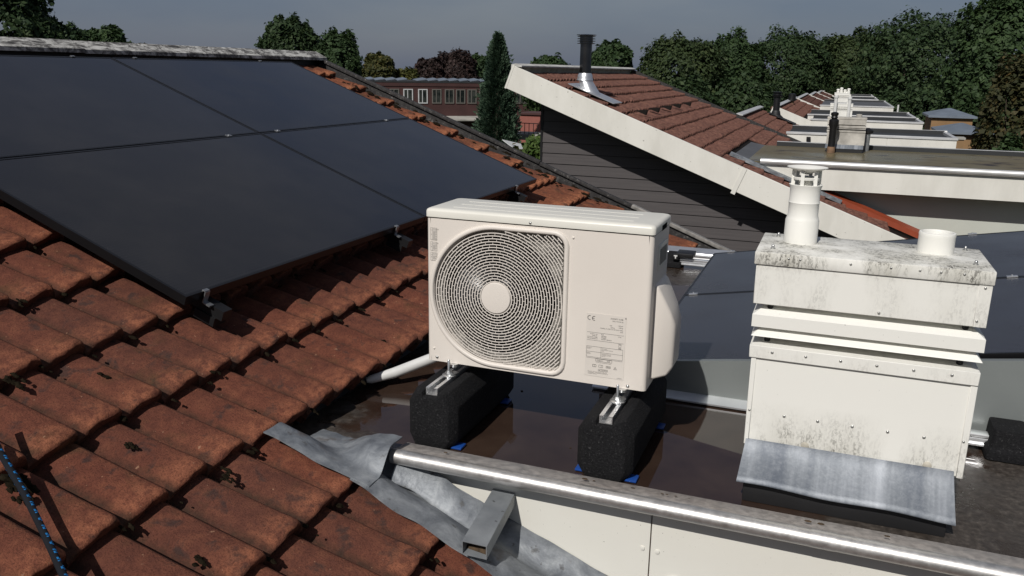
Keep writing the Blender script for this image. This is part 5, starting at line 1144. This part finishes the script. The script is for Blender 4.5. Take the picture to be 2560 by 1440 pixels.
RW = [('dark tree top squeezed between the two leftmost tall trees', -9.6, 68, 4.0, 2.4, 'leaf_green'), ('dark tree top behind the broad middle tree', -1.7, 78, 4.9, 3.0, 'leaf_green'), ('dark tree top left of the tallest wide tree', 2.3, 74, 5.3, 2.8, 'leaf_green'), ('leftmost tall dark tree of the wood behind the row', -11.0, 62, 4.5, 3.1, 'leaf_wood'), ('second tall dark tree from the left in the wood', -7.9, 66, 4.75, 2.5, 'leaf_green'), ('broad dark tree in the middle of the wood', -4.1, 70, 5.1, 3.6, 'leaf_oak'),
      ('dark tree right of the broad middle tree in the wood', 0.5, 72, 5.3, 2.9, 'leaf_wood'), ('tallest wide tree of the wood, above the pavilions', 5.0, 66, 6.1, 4.5, 'leaf_oak'), ('tall tree cut by the top right corner of the picture', 6.9, 48, 6.2, 2.2, 'leaf_green')]
for i, (lab, x, y, zt_, r, lm) in enumerate(RW): tree('broadleaf_tree', lab, x, y, zt_, r*1.22, lm, 20+i, 40000, 0.092, zlow=GZ+1.0, blobs=46)
for i, (lab, x, y, zt_, r, lm) in enumerate([('shorter shaded tree at the foot of the leftmost tall tree', -9.9, 57, 1.3, 3.0, 'leaf_oak'), ('shorter shaded tree behind the black stove pipe', -6.4, 62, 1.7, 3.2, 'leaf_oak'), ('shorter shaded tree straight behind the end of the row', -2.6, 80, 2.2, 4.2, 'leaf_oak'),
      ('shorter shaded tree behind the right ends of the flat roofs', 2.8, 76, 2.5, 4.0, 'leaf_oak'), ('shorter dark tree right behind the pavilions', 6.2, 58, 1.4, 3.4, 'leaf_oak'), ('deep shaded tree filling the gap behind the pavilions', 3.4, 60, 0.6, 2.6, 'leaf_oak')]):
    tree('broadleaf_tree', lab, x, y, zt_, r, lm, 40+i, 22000, 0.10, zlow=GZ+0.5, blobs=34)
tree('broadleaf_tree', 'close brownish green tree at the right edge beside the pavilions', 5.05, 30, 2.9, 1.25, 'leaf_brown', 50, 20000, 0.06, zlow=GZ+0.5, blobs=36)
tree('broadleaf_tree', 'low green bushy tree at the right edge below the brownish tree', 4.5, 27.5, -0.1, 1.0, 'leaf_green', 51, 14000, 0.06, zlow=GZ+0.5, blobs=26)
shrub('shrub', 'olive shrub between the flat roofs and the pavilions', 2.75, 29.0, -0.15, 0.55, 'leaf_warm', 52, 2500, 0.06)
shrub('shrub', 'yellow green shrub below the brick building by the verge', -13.9, 32, -0.85, 0.75, 'leaf_hedge', 53, 3000, 0.08)
shrub('shrub', 'yellow green bush left of the conifer foot', -12.4, 30, -1.15, 0.8, 'leaf_yellow', 54, 3000, 0.08)
shrub('shrub', 'olive bush in front of the conifer foot', -12.6, 33.5, -1.5, 1.0, 'leaf_warm', 55, 3000, 0.08)
shrub('shrub', 'small olive bush below the white sunshade', -9.7, 26, -1.35, 0.7, 'leaf_warm', 56, 2500, 0.07)
shrub('shrub', 'dark ivy bush beside the red shed', -9.3, 27.0, -0.95, 0.35, 'leaf_green', 57, 2000, 0.06)
hg = empty('hedge', (-6.9, 20, GZ), 'bright green clipped hedge left of the black gable wall', 'hedge')
g = np.random.default_rng(60); n = 5200; P = np.stack([-7.22+0.85*g.random(n), 19.6+1.6*g.random(n), GZ+0.2+(5.20)*g.random(n)], 1); f = g.integers(0, 3, n)
P[f == 0, 1] = 19.6+0.1*g.random((f == 0).sum()); P[f == 1, 0] = -6.4; P[f == 2, 2] = GZ+5.36+0.10*g.normal(size=(f == 2).sum())
dd = np.tile(np.array([[0.2, -0.8, 0.5]]), (n, 1)); V = leaf_quads(P+g.normal(size=(n, 3))*0.04, dd, 0.055, g); quads_object('foliage', V, 'leaf_hedge', hg)
